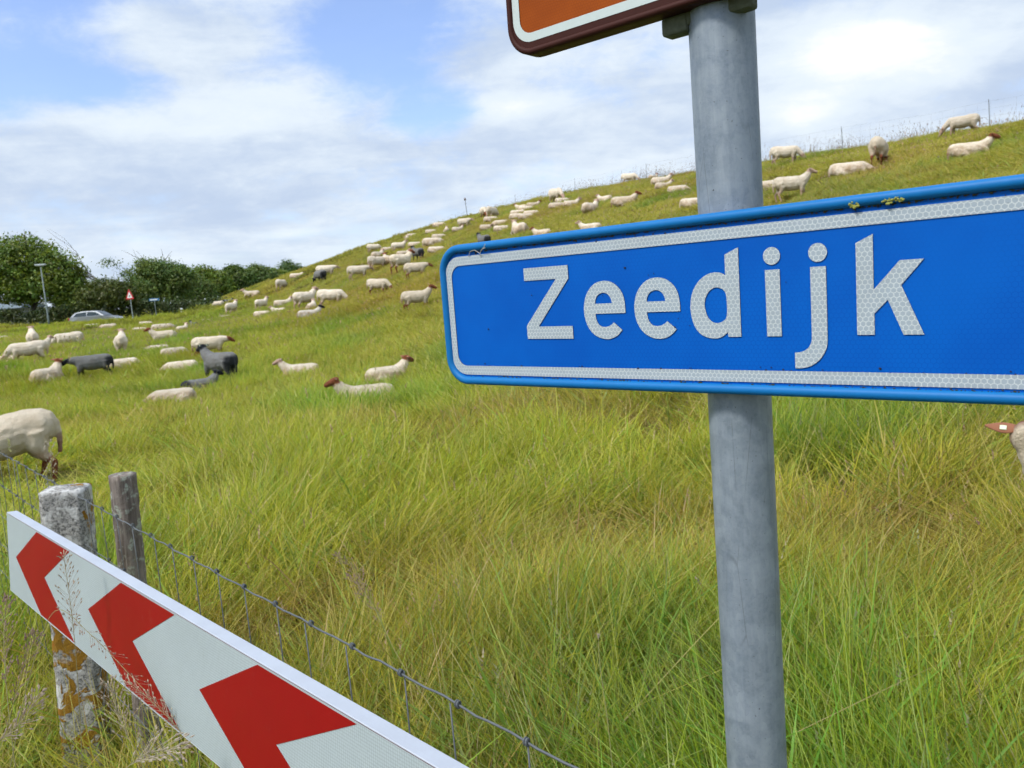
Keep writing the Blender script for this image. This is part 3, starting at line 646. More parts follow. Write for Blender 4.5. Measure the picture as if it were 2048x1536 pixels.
# ---------------------------------------------------------------- wire fence with its posts
def build_fence():
    root=link('wire_fence',None,loc=(.043,.9,0),label='sheep wire fence with knotted mesh, one concrete and one wooden post',cat='fence')
    D=Vector((-.669,.743,0))
    wm=simple('fence_wire',(.12,.13,.135),.6,.2,var=.35,scale=60)
    for i,z in enumerate((1.06,.90,.74,.58,.42,.26,.12)):
        r=random.Random(i); pts=[]; s=-.75
        while s<11:
            k=(s-.085)/.142; sag=-.004*math.sin(math.pi*(s%3.0)/3.0)
            pts.append(D*s+Vector((0,0,z+sag+.0019*math.sin(2*math.pi*(k*1.0))*(1 if i==0 else .7)+r.gauss(0,.0006)))); s+=.024 if s<4 else .12
        V,F=tube_data(pts,.0018 if i==0 else .0014,6); me=mesh('wire',V,F); me.shade_smooth()
        o=link('wire',me,wm,root)
        if i==0: o['label']='thick crimped top wire'
    kn=None; st=None
    for k in range(-5,50):
        s=.085+.142*k
        if st is None:
            V,F=tube_data([(0,0,1.062),(.001,0,.9),(-.002,.001,.74),(.001,0,.58),(0,0,.42),(.001,0,.26),(0,0,.1)],.0013,6); st=mesh('stay_wire',V,F); st.shade_smooth(); st.materials.append(wm)
            V=[];F=[]
            pts=[Vector((.0045*math.cos(a),.0045*math.sin(a)*.9,.004*(a/6.283)-.004)) for a in np.linspace(0,4*math.pi,22)]
            q=Matrix.Rotation(math.atan2(D.y,D.x),3,'Z')@Matrix.Rotation(R(90),3,'Y')
            tube_data([q@p for p in pts],.0016,5,V=V,F=F); kn=mesh('wire_knot',V,F); kn.materials.append(wm)
        o=link('stay_wire',st,None,root,loc=D*s); o.rotation_euler=(0,random.gauss(0,.006),random.random()*.5)
        for j,z in enumerate((1.06,.90)):
            if j and s>4.5: continue
            if s<6: o=link('wire_knot',kn,None,root,loc=D*s+Vector((0,0,z)))
    # concrete post
    def rough_post(name,sec,h,ns,amp,seed,top):
        V=[];F=[]; r=np.random.default_rng(seed); nz=90; n=len(sec)
        for j in range(nz+1):
            z=h*j/nz-.15*(1-j/nz)
            for i,(x,y) in enumerate(sec):
                d=amp*(math.sin(x*90+z*23+seed)*math.sin(z*61+y*77)+.8*math.sin(z*140+i*1.7)*math.sin(i*.9+z*9)+r.normal(0,.45)); q=1+d/math.hypot(x,y)
                V.append((x*q,y*q,z))
        for j in range(nz):
            for i in range(n): a=j*n+i; b=j*n+(i+1)%n; F.append((a,b,b+n,a+n))
        base=nz*n
        for ring in range(1,5):
            f=1-ring/4.*.999
            for i,(x,y) in enumerate(sec): V.append((x*f,y*f,h+top*(1-f*f)+r.normal(0,amp*.9)))
            for i in range(n): a=base+(ring-1)*n+i; b=base+(ring-1)*n+(i+1)%n; F.append((a,b,b+n,a+n))
        me=mesh(name,V,F); me.shade_smooth(); return me
    s_=.066; sec=[]
    crn=[(1,1),(-1,1),(-1,-1),(1,-1)]
    for q in range(4):
        a=Vector(crn[q])*s_; b=Vector(crn[(q+1)%4])*s_
        for i in range(14):
            f=(i+.5)/14; p=a.lerp(b,.07+.86*f); sec.append((p.x,p.y))
    m,t,b,o=mat('old_concrete'); P=t.n('ShaderNodeTexCoord').outputs['Object']
    n1=t.noise(P,14,6,.65,.4); n2=t.noise(P,110,5,.75); n3=t.noise(P,9,4,.55,.8); n4=t.noise(t.vm('ADD',P,(3,1,2)),22,5,.6,.6); n5=t.noise(t.vm('MULTIPLY',P,(30,30,5)),1,4,.6)
    c=t.mix(t.ramp(n2,.34,.58),(.09,.09,.085,1),(.44,.42,.39,1))
    c=t.mix(t.math('MULTIPLY',t.ramp(n1,.50,.58),t.ramp(n2,.25,.5,.55,1)),c,(.62,.61,.58,1))
    c=t.mix(t.ramp(n5,.60,.68,0,.6),c,(.10,.095,.085,1))
    z=t.sep(P)[2]; lowmask=t.math('ADD',t.ramp(z,.45,.95,.085,0),t.ramp(z,.98,1.06,0,.075))
    li=t.math('MULTIPLY',t.ramp(t.math('ADD',n3,lowmask),.595,.615),t.ramp(n4,.36,.46))
    lc=t.mix(t.noise(P,60,4,.6),(.17,.075,.012,1),(.42,.235,.03,1)); lc=t.mix(t.ramp(n4,.6,.7),lc,(.34,.10,.018,1))
    c=t.mix(li,c,lc)
    t.put(b.inputs['Base Color'],c); b.inputs['Roughness'].default_value=.95; b.inputs['Specular IOR Level'].default_value=.15
    bump(t,b,t.math('ADD',n2,t.math('MULTIPLY',li,.5)),.006,1.0)
    cp=link('concrete_post',rough_post('concrete_post',sec,1.075,0,.0011,3,.008),m,root); cp['label']='square whitewashed concrete post with orange lichen behind the board end'
    cp.location=Vector((-1.53,2.545,0))-Vector((.043,.9,0)); cp.rotation_euler=(R(-1.5),R(2.5),R(14))
    m,t,b,o=mat('weathered_wood'); P=t.n('ShaderNodeTexCoord').outputs['Object']
    n1=t.noise(t.vm('MULTIPLY',P,(70,70,5)),1,6,.65,.3); n2=t.noise(P,26,5,.65,.5); n3=t.noise(P,130,4,.7); n4=t.noise(t.vm('MULTIPLY',P,(120,120,22)),1,3,.5)
    c=t.mix(t.ramp(n1,.3,.7),(.10,.075,.06,1),(.30,.25,.21,1)); c=t.mix(t.math('MULTIPLY',t.ramp(n2,.52,.60),t.ramp(n3,.35,.55)),c,(.36,.38,.31,1))
    c=t.mix(t.ramp(n4,.68,.74,0,.8),c,(.48,.46,.42,1)); c=t.mix(t.ramp(n3,.62,.7,0,.5),c,(.04,.035,.03,1))
    t.put(b.inputs['Base Color'],c); b.inputs['Roughness'].default_value=.92; bump(t,b,t.math('ADD',n1,n3),.004,1)
    sec=[(.0385*math.cos(a),.0385*math.sin(a)) for a in np.linspace(0,2*math.pi,56,endpoint=False)]
    wp=link('wooden_post',rough_post('wooden_post',sec,1.145,0,.0009,5,.003),m,root); wp['label']='round grey brown wooden post with pale lichen'
    wp.location=Vector((-1.245,2.40,0))-Vector((.043,.9,0)); wp.rotation_euler=(R(1),R(1.5),R(40))
    for s in(5.6,9.0):
        o=wp.copy(); COL.objects.link(o); o.location=D*s+Vector((.05,.05,0)); o['label']='round wooden post further along the fence'
build_fence()

# fence with thin stakes on the crest
def build_crest_fence():
    u0=30.2
    def P(u,v): x=.908*u-.419*v; y=.419*u+.908*v; return Vector((x,y,tz(x,y)))
    o0=P(u0,16.); root=link('crest_fence',None,loc=o0,label='thin wire fence with slender stakes along the top of the dike',cat='fence')
    sm=simple('stake_metal',(.12,.12,.12),.8); wm=simple('thin_wire',(.25,.26,.28),.6,.3)
    vs=[4.5,9.0,13.1,20.5,27.5,35,43,52,62,73,85]
    for v in vs:
        b=P(u0,v)-o0; V,F=tube_data([b+Vector((0,0,-.1)),b+Vector((random.gauss(-.03,.03),0,1.28))],.013,6); link('stake',mesh('stake',V,F),sm,root)
    for h in(1.22,.95,.66,.40):
        pts=[]
        for v in np.arange(-6,90,.8):
            pts.append(P(u0,v)-o0+Vector((0,0,h)))
        V,F=tube_data(pts,.0022,4); link('wire',mesh('wire',V,F),wm,root)
    V=[];F=[]
    for v in np.arange(-5,45,.5):
        b=P(u0,v)-o0; tube_data([b+Vector((0,0,.05)),b+Vector((0,0,1.22))],.0018,3,False,V,F)
    o=link('stay_wires',mesh('stay_wires',V,F),wm,root); o['kind']='stuff'
    # lone stalk with knob further along
    x,y=KNOB; b=Vector((x,y,tz(x,y)))
    r=link('thistle',None,loc=b,label='lone tall dry thistle with a round head standing up from the ridge',cat='plant')
    V,F=tube_data([(0,0,-.1),(-.06,0,.6),(-.12,0,1.45)],.022,6); link('stem',mesh('stem',V,F),sm,r)
    bm=bmesh.new(); bmesh.ops.create_icosphere(bm,subdivisions=2,radius=.1,matrix=Matrix.Translation((-.12,0,1.5))@Matrix.Diagonal((.8,.8,1.2,1))); link('seed_head',bmmesh('seed_head',bm),simple('dry_head',(.16,.10,.07),.9),r)
build_crest_fence()

# ---------------------------------------------------------------- sheep
def loft(st,V,F,tags,tag,seg=14):
    """ring stations (x,z,ry,rz) along x, ellipses in the yz plane"""
    b=len(V)
    for (x,z,ry,rz) in st:
        for k in range(seg):
            a=2*math.pi*k/seg; V.append(Vector((x,ry*math.cos(a),z+rz*math.sin(a)))); tags.append(tag)
    n=len(st)
    for i in range(n-1):
        for k in range(seg): p=b+i*seg+k; q=b+i*seg+(k+1)%seg; F.append((p,q,q+seg,p+seg))
    F.append(tuple(b+k for k in range(seg))[::-1]); F.append(tuple(b+(n-1)*seg+k for k in range(seg)))
def limb(pts,V,F,tags,tag,seg=10):
    b=len(V); P=[Vector(p[:3]) for p in pts]; rr=[p[3] for p in pts]
    tube_data(P,rr,seg,True,V,F)
    e=tag if hasattr(tag,'__len__') else [tag]*len(P)
    for i in range(len(P)): tags+= [e[i]]*seg
EARS={}
def sheep_mesh(pose,voxel,ears,name):
    V=[];F=[];T=[]
    lie=pose in 'LD'; dz=-.27 if lie else 0; w=1.08 if lie else 1
    body=[(-.51,.58,.06,.07),(-.485,.575,.115,.125),(-.41,.56,.165,.18),(-.25,.54,.190,.205),(-.05,.52,.205,.218),(.15,.525,.195,.21),(.30,.55,.165,.185),(.40,.575,.12,.145),(.46,.60,.06,.075)]
    if pose=='G': body=[(x,z+(.015 if x<-.1 else -.01),a,c) for x,z,a,c in body]
    loft([(x,z+dz,a*w,c) for x,z,a,c in body],V,F,T,0)
    if pose in 'SLR':
        nk=[(.31,0,.60,.165),(.41,0,.68,.132),(.475,0,.755,.102),(.51,0,.815,.084)]; hd=[(.465,0,.85,.05),(.50,0,.857,.072),(.565,0,.843,.074),(.64,0,.812,.056),(.705,0,.787,.043),(.735,0,.777,.027)]
        if pose=='L': nk[-1]=(.50,0,.81,.086)
    elif pose=='G':
        nk=[(.33,0,.60,.13),(.46,0,.50,.105),(.56,0,.39,.085),(.61,0,.32,.075)]; hd=[(.58,0,.35,.05),(.61,0,.325,.072),(.655,0,.265,.074),(.695,0,.185,.056),(.73,0,.115,.044),(.745,0,.08,.028)]
    else:
        nk=[(.33,0,.60,.13),(.47,0,.56,.105),(.57,0,.50,.085),(.62,0,.47,.075)]; hd=[(.59,0,.49,.05),(.62,0,.47,.07),(.68,0,.43,.072),(.76,0,.385,.055),(.82,0,.36,.043),(.85,0,.35,.026)]
    if pose=='F':
        nk=[(.33,0,.61,.14),(.45,0,.62,.11),(.55,0,.62,.088),(.60,0,.62,.075)]; hd=[(.57,0,.645,.045),(.60,0,.64,.064),(.66,0,.60,.066),(.73,0,.55,.050),(.78,0,.515,.039),(.80,0,.50,.024)]
    Q=Matrix.Identity(3)
    if pose=='R': Q=Matrix.Rotation(R(-100),3,'Z')
    if pose=='R':
        c0=Vector((.53,0,0)); hd=[tuple(c0+Q@(Vector((x,y,z))-c0))+(r_,) for x,y,z,r_ in hd]
    nk=[(x,y,z+dz,r) for x,y,z,r in nk]; hd=[(x,y,z+dz,r) for x,y,z,r in hd]
    limb(nk,V,F,T,[0,0,.0,.0] if pose=='R' else [0,0,.08,.3]); limb(hd,V,F,T,[.1,.55,1,1,1,1] if pose=='R' else 1)
    ec=Vector(hd[1][:3]); fwd=(Vector(hd[4][:3])-ec).normalized(); lat=Q@Vector((0,1,0)); upv=lat.cross(fwd)*-1
    if upv.z<0 and pose!='G': upv=-upv
    if pose=='G' and upv.x<0: upv=-upv
    if lie:
        for s in(-1,1):
            limb([(.30,.10*s,.30,.09),(.42,.14*s,.14,.055),(.50,.13*s,.06,.036),(.40,.14*s,.035,.03),(.30,.14*s,.03,.026)],V,F,T,[0,.2,1,1,1])
            limb([(-.32,.10*s,.26,.15),(-.20,.17*s,.16,.12),(-.08,.20*s,.08,.07),(-.20,.22*s,.04,.035),(-.05,.22*s,.03,.028)],V,F,T,[0,0,.2,1,1])
    else:
        st=.0
        for i,s in enumerate((-1,1)):
            f=.035*s
            limb([(.29,.085*s,.50,.10),(.30+f,.095*s,.36,.062),(.31+f*1.4,.095*s,.24,.036),(.305+f*2,.095*s,.07,.026),(.33+f*2,.095*s,.0,.030)],V,F,T,[0,.1,.8,1,1])
            limb([(-.33,.08*s,.54,.135),(-.30-f,.10*s,.40,.095),(-.34-f,.10*s,.30,.055),(-.42-f,.10*s,.235,.036),(-.385-f*1.6,.10*s,.07,.027),(-.36-f*1.6,.10*s,.0,.030)],V,F,T,[0,.0,.35,.9,1,1])
    limb([(-.47,0,.66+dz,.035),(-.515,0,.60+dz,.034),(-.530,0,.46+dz*.9,.030),(-.522,0,max(.05,.36+dz),.026),(-.512,0,max(.04,.29+dz),.02)],V,F,T,[.1,.35,.5,.55,.6])
    ear_def=[]
    for s in(-1,1):
        r0=ec+lat*(.050*s)+upv*.035; r1=r0+lat*(.115*s)+upv*.005-fwd*.01
        ear_def.append((r0,r1,s))
        if ears: limb([tuple(r0)+(.020,),tuple(r0.lerp(r1,.5))+(.03,),tuple(r1)+(.010,)],V,F,T,1)
    EARS[pose]=(ear_def,ec,fwd,upv,lat)
    src=mesh('tmp',V,F); o=bpy.data.objects.new('tmp',src); COL.objects.link(o)
    md=o.modifiers.new('r','REMESH'); md.mode='VOXEL'; md.voxel_size=voxel
    sm=o.modifiers.new('s','SMOOTH'); sm.factor=.5; sm.iterations=4 if voxel<.02 else 2
    for (sc_,st_) in (((.055,.016),(.20,.020)) if voxel<.02 else ((.09,.022),)):
        tx=bpy.data.textures.new('fleece','CLOUDS'); tx.noise_scale=sc_; tx.noise_depth=2
        dm=o.modifiers.new('d','DISPLACE'); dm.texture=tx; dm.strength=st_; dm.mid_level=.5; dm.texture_coords='LOCAL'
    dg=bpy.context.evaluated_depsgraph_get(); dg.update(); me=bpy.data.meshes.new_from_object(o.evaluated_get(dg)); me.name=name
    bpy.data.objects.remove(o); bpy.data.meshes.remove(src)
    n=len(me.vertices); co=np.empty(n*3,np.float32); me.vertices.foreach_get('co',co); co=co.reshape(-1,3)
    A=np.array([tuple(v) for v in V],np.float32); tg=np.array(T,np.float32); out=np.empty(n,np.float32)
    for i in range(0,n,2000):
        d=((co[i:i+2000,None,:]-A[None])**2).sum(-1); k=np.argpartition(d,4,axis=1)[:,:5]; w_=1/(np.take_along_axis(d,k,1)+1e-4); out[i:i+2000]=(tg[k]*w_).sum(1)/w_.sum(1)
    at=me.attributes.new('ext','FLOAT','POINT'); at.data.foreach_set('value',out); me.shade_smooth(); me.materials.clear(); me.materials.append(COATS['w']); return me
def coat(name,body,ext,leg=None):
    m,t,b,o=mat(name); tc=t.n('ShaderNodeTexCoord'); P=tc.outputs['Object']; oi=t.n('ShaderNodeObjectInfo')
    a=t.n('ShaderNodeAttribute',attribute_name='ext'); n1=t.noise(t.vm('ADD',P,t.vm('SCALE',oi.outputs['Location'])),6,5,.65); n2=t.noise(P,85,4,.7)
    bc=t.mix(t.ramp(n1,.3,.72),tuple(body)+(1,),tuple(v*k for v,k in zip(body,(.88,.84,.78)))+(1,))
    rnd=t.math('ADD',t.math('MULTIPLY',oi.outputs['Random'],.28),.82)
    bc=t.vm('SCALE',bc); t.put(bc.node.inputs['Scale'],rnd)
    bc=t.mix(t.ramp(n2,.5,.8,0,.45),bc,tuple(v*.55 for v in body)+(1,))
    n5=t.noise(t.vm('ADD',P,t.vm('SCALE',oi.outputs['Location'])),13,5,.7,.5); bc=t.mix(t.ramp(n5,.60,.74,0,.35),bc,tuple(v*k for v,k in zip(body,(.55,.47,.40)))+(1,))
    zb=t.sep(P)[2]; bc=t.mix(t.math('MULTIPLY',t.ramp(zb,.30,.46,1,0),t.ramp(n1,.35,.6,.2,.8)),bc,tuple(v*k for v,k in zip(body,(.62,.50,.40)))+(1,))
    if name=='grey_fleece':
        xx,yy,zz=t.sep(P); rm=t.math('MULTIPLY',t.ramp(xx,-.40,-.28,1,0),t.ramp(zz,.62,.70,1,0)); bc=t.mix(t.math('MULTIPLY',rm,.9),bc,tuple(ext)+(1,))
    f=t.ramp(t.math('ADD',a.outputs['Fac'],t.math('MULTIPLY',t.math('SUBTRACT',n1,.5),.35)),.22,.72)
    c=t.mix(f,bc,tuple(ext)+(1,))
    t.put(b.inputs['Base Color'],c); b.inputs['Roughness'].default_value=.95; b.inputs['Specular IOR Level'].default_value=.1
    try: b.inputs['Sheen Weight'].default_value=.06
    except Exception: pass
    bump(t,b,t.math('ADD',n2,t.math('MULTIPLY',n1,1.5)),.02,1.0); return m
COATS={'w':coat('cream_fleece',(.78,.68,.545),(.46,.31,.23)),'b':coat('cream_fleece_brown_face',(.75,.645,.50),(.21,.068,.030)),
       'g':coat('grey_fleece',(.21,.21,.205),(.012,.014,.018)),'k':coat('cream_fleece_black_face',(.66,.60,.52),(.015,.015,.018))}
SHEEP=[
(-5.22,7.95,'G',209,1.06,'b',1,0,'large shorn cream sheep with brown hind leg, grazing beyond the fence at the left edge'),
(-20.37,34.45,'S',121,1.20,'w',0,0,'small white sheep seen from behind as a ball below the lamp post'),
(-18.59,33.97,'G',209,1.09,'w',1,0,'white sheep grazing leftwards in the grass just right of the lamp post'),
(-33.59,53.34,'L',212,0.80,'w',0,0,'white sheep cut by the left frame edge below the street lamp'),
(-15.47,25.78,'G',211,1.06,'w',1,0,'creamy sheep grazing left with brownish head, nearest pair below the lamp post'),
(-17.39,29.79,'S',70,0.90,'w',0,0,'white sheep standing turned away against the flank of the creamy grazer on the left'),
(-16.20,25.73,'D',212,0.80,'w',0,0,'low white sheep back in long grass at the left edge, beneath the grazing pair'),
(-11.23,19.37,'L',90,1.03,'b',1,0,'resting sheep with raised brownish head beside the dark grey grazing sheep'),
(-10.58,20.27,'F',206,0.90,'g',1,1,'dark grey sheep with black head and yellow ear tags, grazing to the left'),
(-12.83,26.60,'S',111,1.02,'w',0,0,'round white sheep seen from the rear, alone in the middle of the left meadow'),
(-10.60,21.87,'D',206,0.80,'w',0,0,'flat greyish back of a sheep sunk in grass right of the dark grey grazer'),
(-11.63,26.54,'D',174,0.80,'w',0,0,'small white lying sheep just below the brown headed sheep standing left'),
(-9.99,23.88,'D',53,0.80,'w',0,0,'small lying sheep with brownish foreleg left of the black headed grey sheep'),
(-8.61,20.89,'D',202,0.80,'w',0,0,"thin white streak of a lying sheep's back left of the black headed grey sheep"),
(-13.23,30.82,'S',198,0.90,'b',1,0,'white sheep standing side on with brown head turned left, mid left meadow'),
(-22.79,49.78,'D',25,0.80,'w',0,0,'faint pale back in the grass left of the brown headed standing sheep'),
(-19.80,46.23,'D',38,1.21,'w',1,0,'long pale lying sheep just behind the brown headed standing sheep'),
(-17.18,42.47,'L',82,0.89,'w',0,0,'sheep sitting upright with raised neck, right of the long pale lying one'),
(-18.80,48.31,'L',141,0.80,'g',0,0,'tiny grey lamb in the far grass right of the upright sitting sheep'),
(-19.69,52.67,'D',210,0.80,'w',0,0,'white sheep lying flat at the foot of the dike, below the white marker posts'),
(-18.76,53.54,'D',39,0.80,'w',0,0,'small lying sheep right of the tiny grey lamb at the dike foot'),
(-8.70,23.31,'F',20,0.90,'b',1,0,'pale sheep heading right with low brown head, directly behind the black headed grey sheep'),
(-6.60,18.18,'S',148,1.03,'g',1,1,'grey sheep with black head, black rump and white ear tags standing in tall grass'),
(-6.64,16.97,'L',51,0.80,'g',1,0,'grey sheep lying with its black head up in front of the standing black headed one'),
(-6.64,15.55,'D',193,0.80,'w',1,0,'white sheep curled in deep grass left of the two black headed sheep'),
(-32.26,62.45,'D',27,1.00,'w',0,0,'left one of two pale backs lying below the silver car'),
(-29.13,58.78,'D',206,1.10,'w',0,0,'right one of two pale backs lying below the silver car'),
(-27.62,61.53,'D',34,0.92,'b',0,0,'pinkish low back in the grass right of the red warning triangle'),
(-23.78,66.73,'G',170,0.90,'w',0,0,'small sheep grazing at the far dike foot, leftmost of its cluster'),
(-19.08,56.03,'S',79,1.25,'w',0,0,'bright white sheep standing in the cluster at the far dike foot'),
(-21.63,61.90,'D',219,0.80,'w',0,0,'sheep lying in front of the bright white one at the far dike foot'),
(-29.51,85.68,'L',19,0.99,'g',0,0,'greyish sheep resting behind the bright white one at the far dike foot'),
(-20.61,65.72,'L',187,1.25,'w',0,0,'sheep lying on the skyline where the tree row meets the dike'),
(-17.12,62.05,'G',75,1.25,'w',0,0,'single rounded white sheep halfway up the low end of the dike'),
(-16.75,65.45,'L',29,1.07,'w',0,0,'sheep lying just under the tree crown that peeps over the dike'),
(-12.26,55.91,'F',12,1.25,'w',1,0,'long white sheep grazing right on the low skyline behind the black sheep'),
(-12.13,53.34,'G',133,1.25,'g',0,0,'near black sheep seen from behind just under the low skyline'),
(-8.08,44.89,'F',15,1.12,'w',1,0,'creamy sheep grazing right, alone between the black sheep and the upper group'),
(-15.23,50.26,'S',67,1.03,'w',0,0,'compact white sheep standing with head up, left of the middle group'),
(-12.90,46.62,'L',45,1.07,'w',0,0,'white sheep lying with its neck stretched up in the middle group'),
(-12.19,43.12,'L',166,0.83,'w',0,0,'sheep facing left at the front of the middle group'),
(-13.40,44.16,'D',17,0.87,'w',0,0,'low lying sheep at the left front corner of the middle group'),
(-10.01,40.19,'S',49,1.25,'w',1,0,'tall cream sheep standing with brown face up in the middle group'),
(-9.11,37.79,'L',94,1.03,'w',0,0,'white chest glimpsed beneath the tall cream sheep of the middle group'),
(-7.95,36.77,'G',2,1.19,'w',1,0,'long white sheep grazing right with brown nose, right end of the middle group'),
(-8.17,33.34,'L',39,0.98,'k',1,0,'white bodied sheep lying with a black head in the middle group'),
(-5.45,34.75,'G',-16,0.99,'b',1,0,'white sheep grazing with long brown legs and brown head on the brownish slope'),
(-2.79,25.24,'S',11,0.90,'b',1,0,"white sheep standing with russet head raised right beside the blue sign's left end"),
(-3.85,35.53,'F',6,0.98,'b',1,0,'cream sheep grazing rightwards directly above the russet headed one'),
(-4.93,39.17,'S',47,1.25,'b',1,0,'cream sheep walking uphill with head raised and dark belly in the upper group'),
(-7.08,45.49,'G',39,1.12,'w',0,0,'plump cream sheep with lowered head, left front of the upper group'),
(-7.95,51.67,'L',69,1.25,'w',0,0,'sheep with raised head lying behind the plump cream one'),
(-6.62,46.22,'L',108,1.20,'b',0,0,'small brown headed sheep between the plump one and the one walking uphill'),
(-9.50,60.15,'G',19,0.98,'w',0,0,'round sheep on the skyline, leftmost of the upper group'),
(-7.97,56.76,'D',8,0.80,'w',0,0,'tiny lying sheep on the skyline right of the round one'),
(-6.56,51.59,'S',17,0.90,'w',0,0,'standing sheep on the skyline above the upper group'),
(-5.77,47.10,'L',37,0.80,'w',0,0,'pale sheep lying just behind the one walking uphill'),
(-4.34,41.54,'S',126,0.95,'g',0,0,'small dark grey sheep with black head among the upper group'),
(-5.48,51.03,'D',6,0.80,'w',0,0,'small lying sheep above the dark grey one in the upper group'),
(-3.43,42.10,'D',5,0.83,'w',0,0,"white sheep lying alone close to the blue sign's upper left corner"),
(-3.95,46.57,'D',20,1.15,'w',1,0,'stretched out sheep lying diagonally above the one by the sign corner'),
(-3.83,49.62,'D',4,0.80,'w',0,0,'small sheep lying behind the diagonal stretched out one'),
(-6.90,59.44,'L',97,0.84,'w',0,0,'tiny white sheep upright on the skyline between upper group and sign corner'),
(-6.92,62.79,'D',186,0.80,'w',0,0,'faint pinkish sheep in the skyline grass left of the blue sign'),
(-4.86,56.53,'D',25,0.80,'w',0,0,'lying sheep in brown ridge grass above the diagonal stretched out one'),
(-3.48,52.13,'L',94,0.87,'w',0,0,"tiny sitting sheep above the blue sign's upper left corner"),
(-4.95,65.17,'D',4,0.96,'b',0,0,'pinkish sheep lying on the ridge line left of the knobbed stake'),
(-2.65,49.72,'L',43,0.80,'w',0,0,'small sitting sheep below left of the grazer with the dark face'),
(-2.24,50.37,'F',-27,0.90,'w',0,0,'white grazer with dark face below the knobbed stake on the ridge'),
(-1.02,51.98,'G',-79,1.11,'b',0,0,'left one of two sheep standing close together on the ridge'),
(-0.46,49.43,'G',61,1.11,'w',0,0,'right one of two sheep standing close together on the ridge'),
(-0.57,48.17,'D',11,0.80,'w',0,0,'sheep lying just below the two standing close together on the ridge'),
(-0.74,44.02,'L',16,0.80,'b',0,0,"lying sheep with dark brown head, above the blue sign's left third"),
(0.03,40.53,'D',20,0.80,'w',0,0,'sheep lying right beside the one with the dark brown head'),
(0.00,43.95,'D',180,0.80,'w',0,0,'small pinkish sheep behind the pair lying above the sign'),
(-0.79,35.81,'S',121,0.90,'g',0,0,"black sheep showing only its head over the blue sign's top edge"),
(0.82,36.69,'L',109,1.25,'w',0,0,'white sheep lying with its back to us and head raised, above the letter Z'),
(1.36,42.76,'D',13,0.80,'w',0,0,'sheep lying with back curved, up the slope from the one with its back to us'),
(1.66,43.30,'D',-2,0.80,'w',0,0,'small sheep resting directly behind the curved back one'),
(1.00,45.91,'D',-1,0.80,'w',0,0,'rear one of two parallel lying sheep near the ridge'),
(0.90,44.30,'D',9,0.80,'w',0,0,'front one of two parallel lying sheep near the ridge'),
(1.34,50.78,'L',148,0.80,'b',0,0,'dark headed sheep looking left on the ridge behind the parallel pair'),
(1.50,47.13,'D',-2,0.80,'w',0,0,'small lying sheep at the right of the dark headed one on the ridge'),
(2.02,48.86,'L',18,0.80,'b',0,0,'brown headed sheep resting on the ridge, left of the big grazing one'),
(1.65,33.20,'L',147,0.80,'b',0,0,"russet head with pricked ear just over the sign's top edge"),
(3.24,29.58,'L',154,0.80,'w',0,0,"white sheep with pink ears partly hidden by the blue sign's top edge"),
(3.27,46.81,'G',-64,1.25,'w',0,0,'large grazing sheep standing on the ridge midway between stake and pole'),
(3.53,45.79,'D',16,0.80,'w',0,0,'sheep resting just beneath the large grazing one on the ridge'),
(3.00,42.85,'D',-4,0.80,'w',0,0,'left one of two sheep lying nose to tail below the ridge grazer'),
(3.63,41.24,'L',5,0.80,'w',0,0,'right one of two sheep lying nose to tail below the ridge grazer'),
(3.94,35.46,'L',54,1.07,'w',0,0,'white sheep sitting with raised pale head, in front of the nose to tail pair'),
(4.96,38.37,'L',133,0.80,'w',0,0,'small white sheep sitting with head up left of the long brown headed one'),
(5.19,33.92,'L',-4,1.02,'b',1,0,'long white sheep lying broadside with brown head at its right'),
(7.62,47.47,'G',-24,0.90,'w',0,0,'cream sheep grazing on the skyline left of the pole'),
(8.91,46.95,'L',49,0.80,'b',0,0,'brown headed sheep peeping over the ridge, nearest the pole on its left'),
(7.86,39.44,'L',4,0.93,'w',0,0,'long sheep lying on the ridge with raised pale head, left of the pole'),
(7.38,36.53,'L',19,0.80,'w',0,0,'middle one of three sheep lying in steps left of the pole'),
(7.14,32.61,'D',-32,0.80,'w',0,0,'bright white sheep, lowest of the three lying in steps left of the pole'),
(6.40,27.01,'D',-13,0.80,'w',1,0,'pale flat sheep half hidden behind the left side of the pole'),
(11.63,33.05,'G',-19,1.10,'w',1,0,'greyish cream sheep grazing on the skyline just right of the pole'),
(7.82,21.80,'S',-12,0.90,'w',1,0,'cream sheep standing broadside with head up, right of the pole above the sign'),
(8.48,25.59,'D',162,0.80,'w',0,0,'pale sheep lying half hidden between the pole and the standing one'),
(9.89,23.03,'D',-23,0.98,'w',1,0,'big white sheep lying flat with its head low, in the middle right of the pole'),
(10.87,23.28,'G',55,1.12,'b',0,0,'round sheep seen from behind with brownish tail, right of the pole'),
(15.40,27.09,'G',155,0.94,'w',1,0,'cream sheep grazing left with brown head down, topmost on the right'),
(11.49,19.90,'L',-22,0.89,'b',1,0,'long cream sheep lying with its brown face raised, far right below the topmost grazer'),
(-4.60,17.41,'L',180,0.80,'w',1,0,'pale cream sheep lying with head lifted left, alone in the meadow left of the sign'),
(-2.15,11.65,'L',188,0.80,'b',1,1,'white sheep lying broadside with brown head and white ear tag facing left'),
(-2.11,13.56,'L',44,0.80,'b',1,0,'white sheep lying turned away with fluffy brown head, beside the blue sign'),
(2.50,2.92,'R',152,.93,'b',1,1,'russet headed sheep with white ear tag at the right edge, seen from behind'),
]
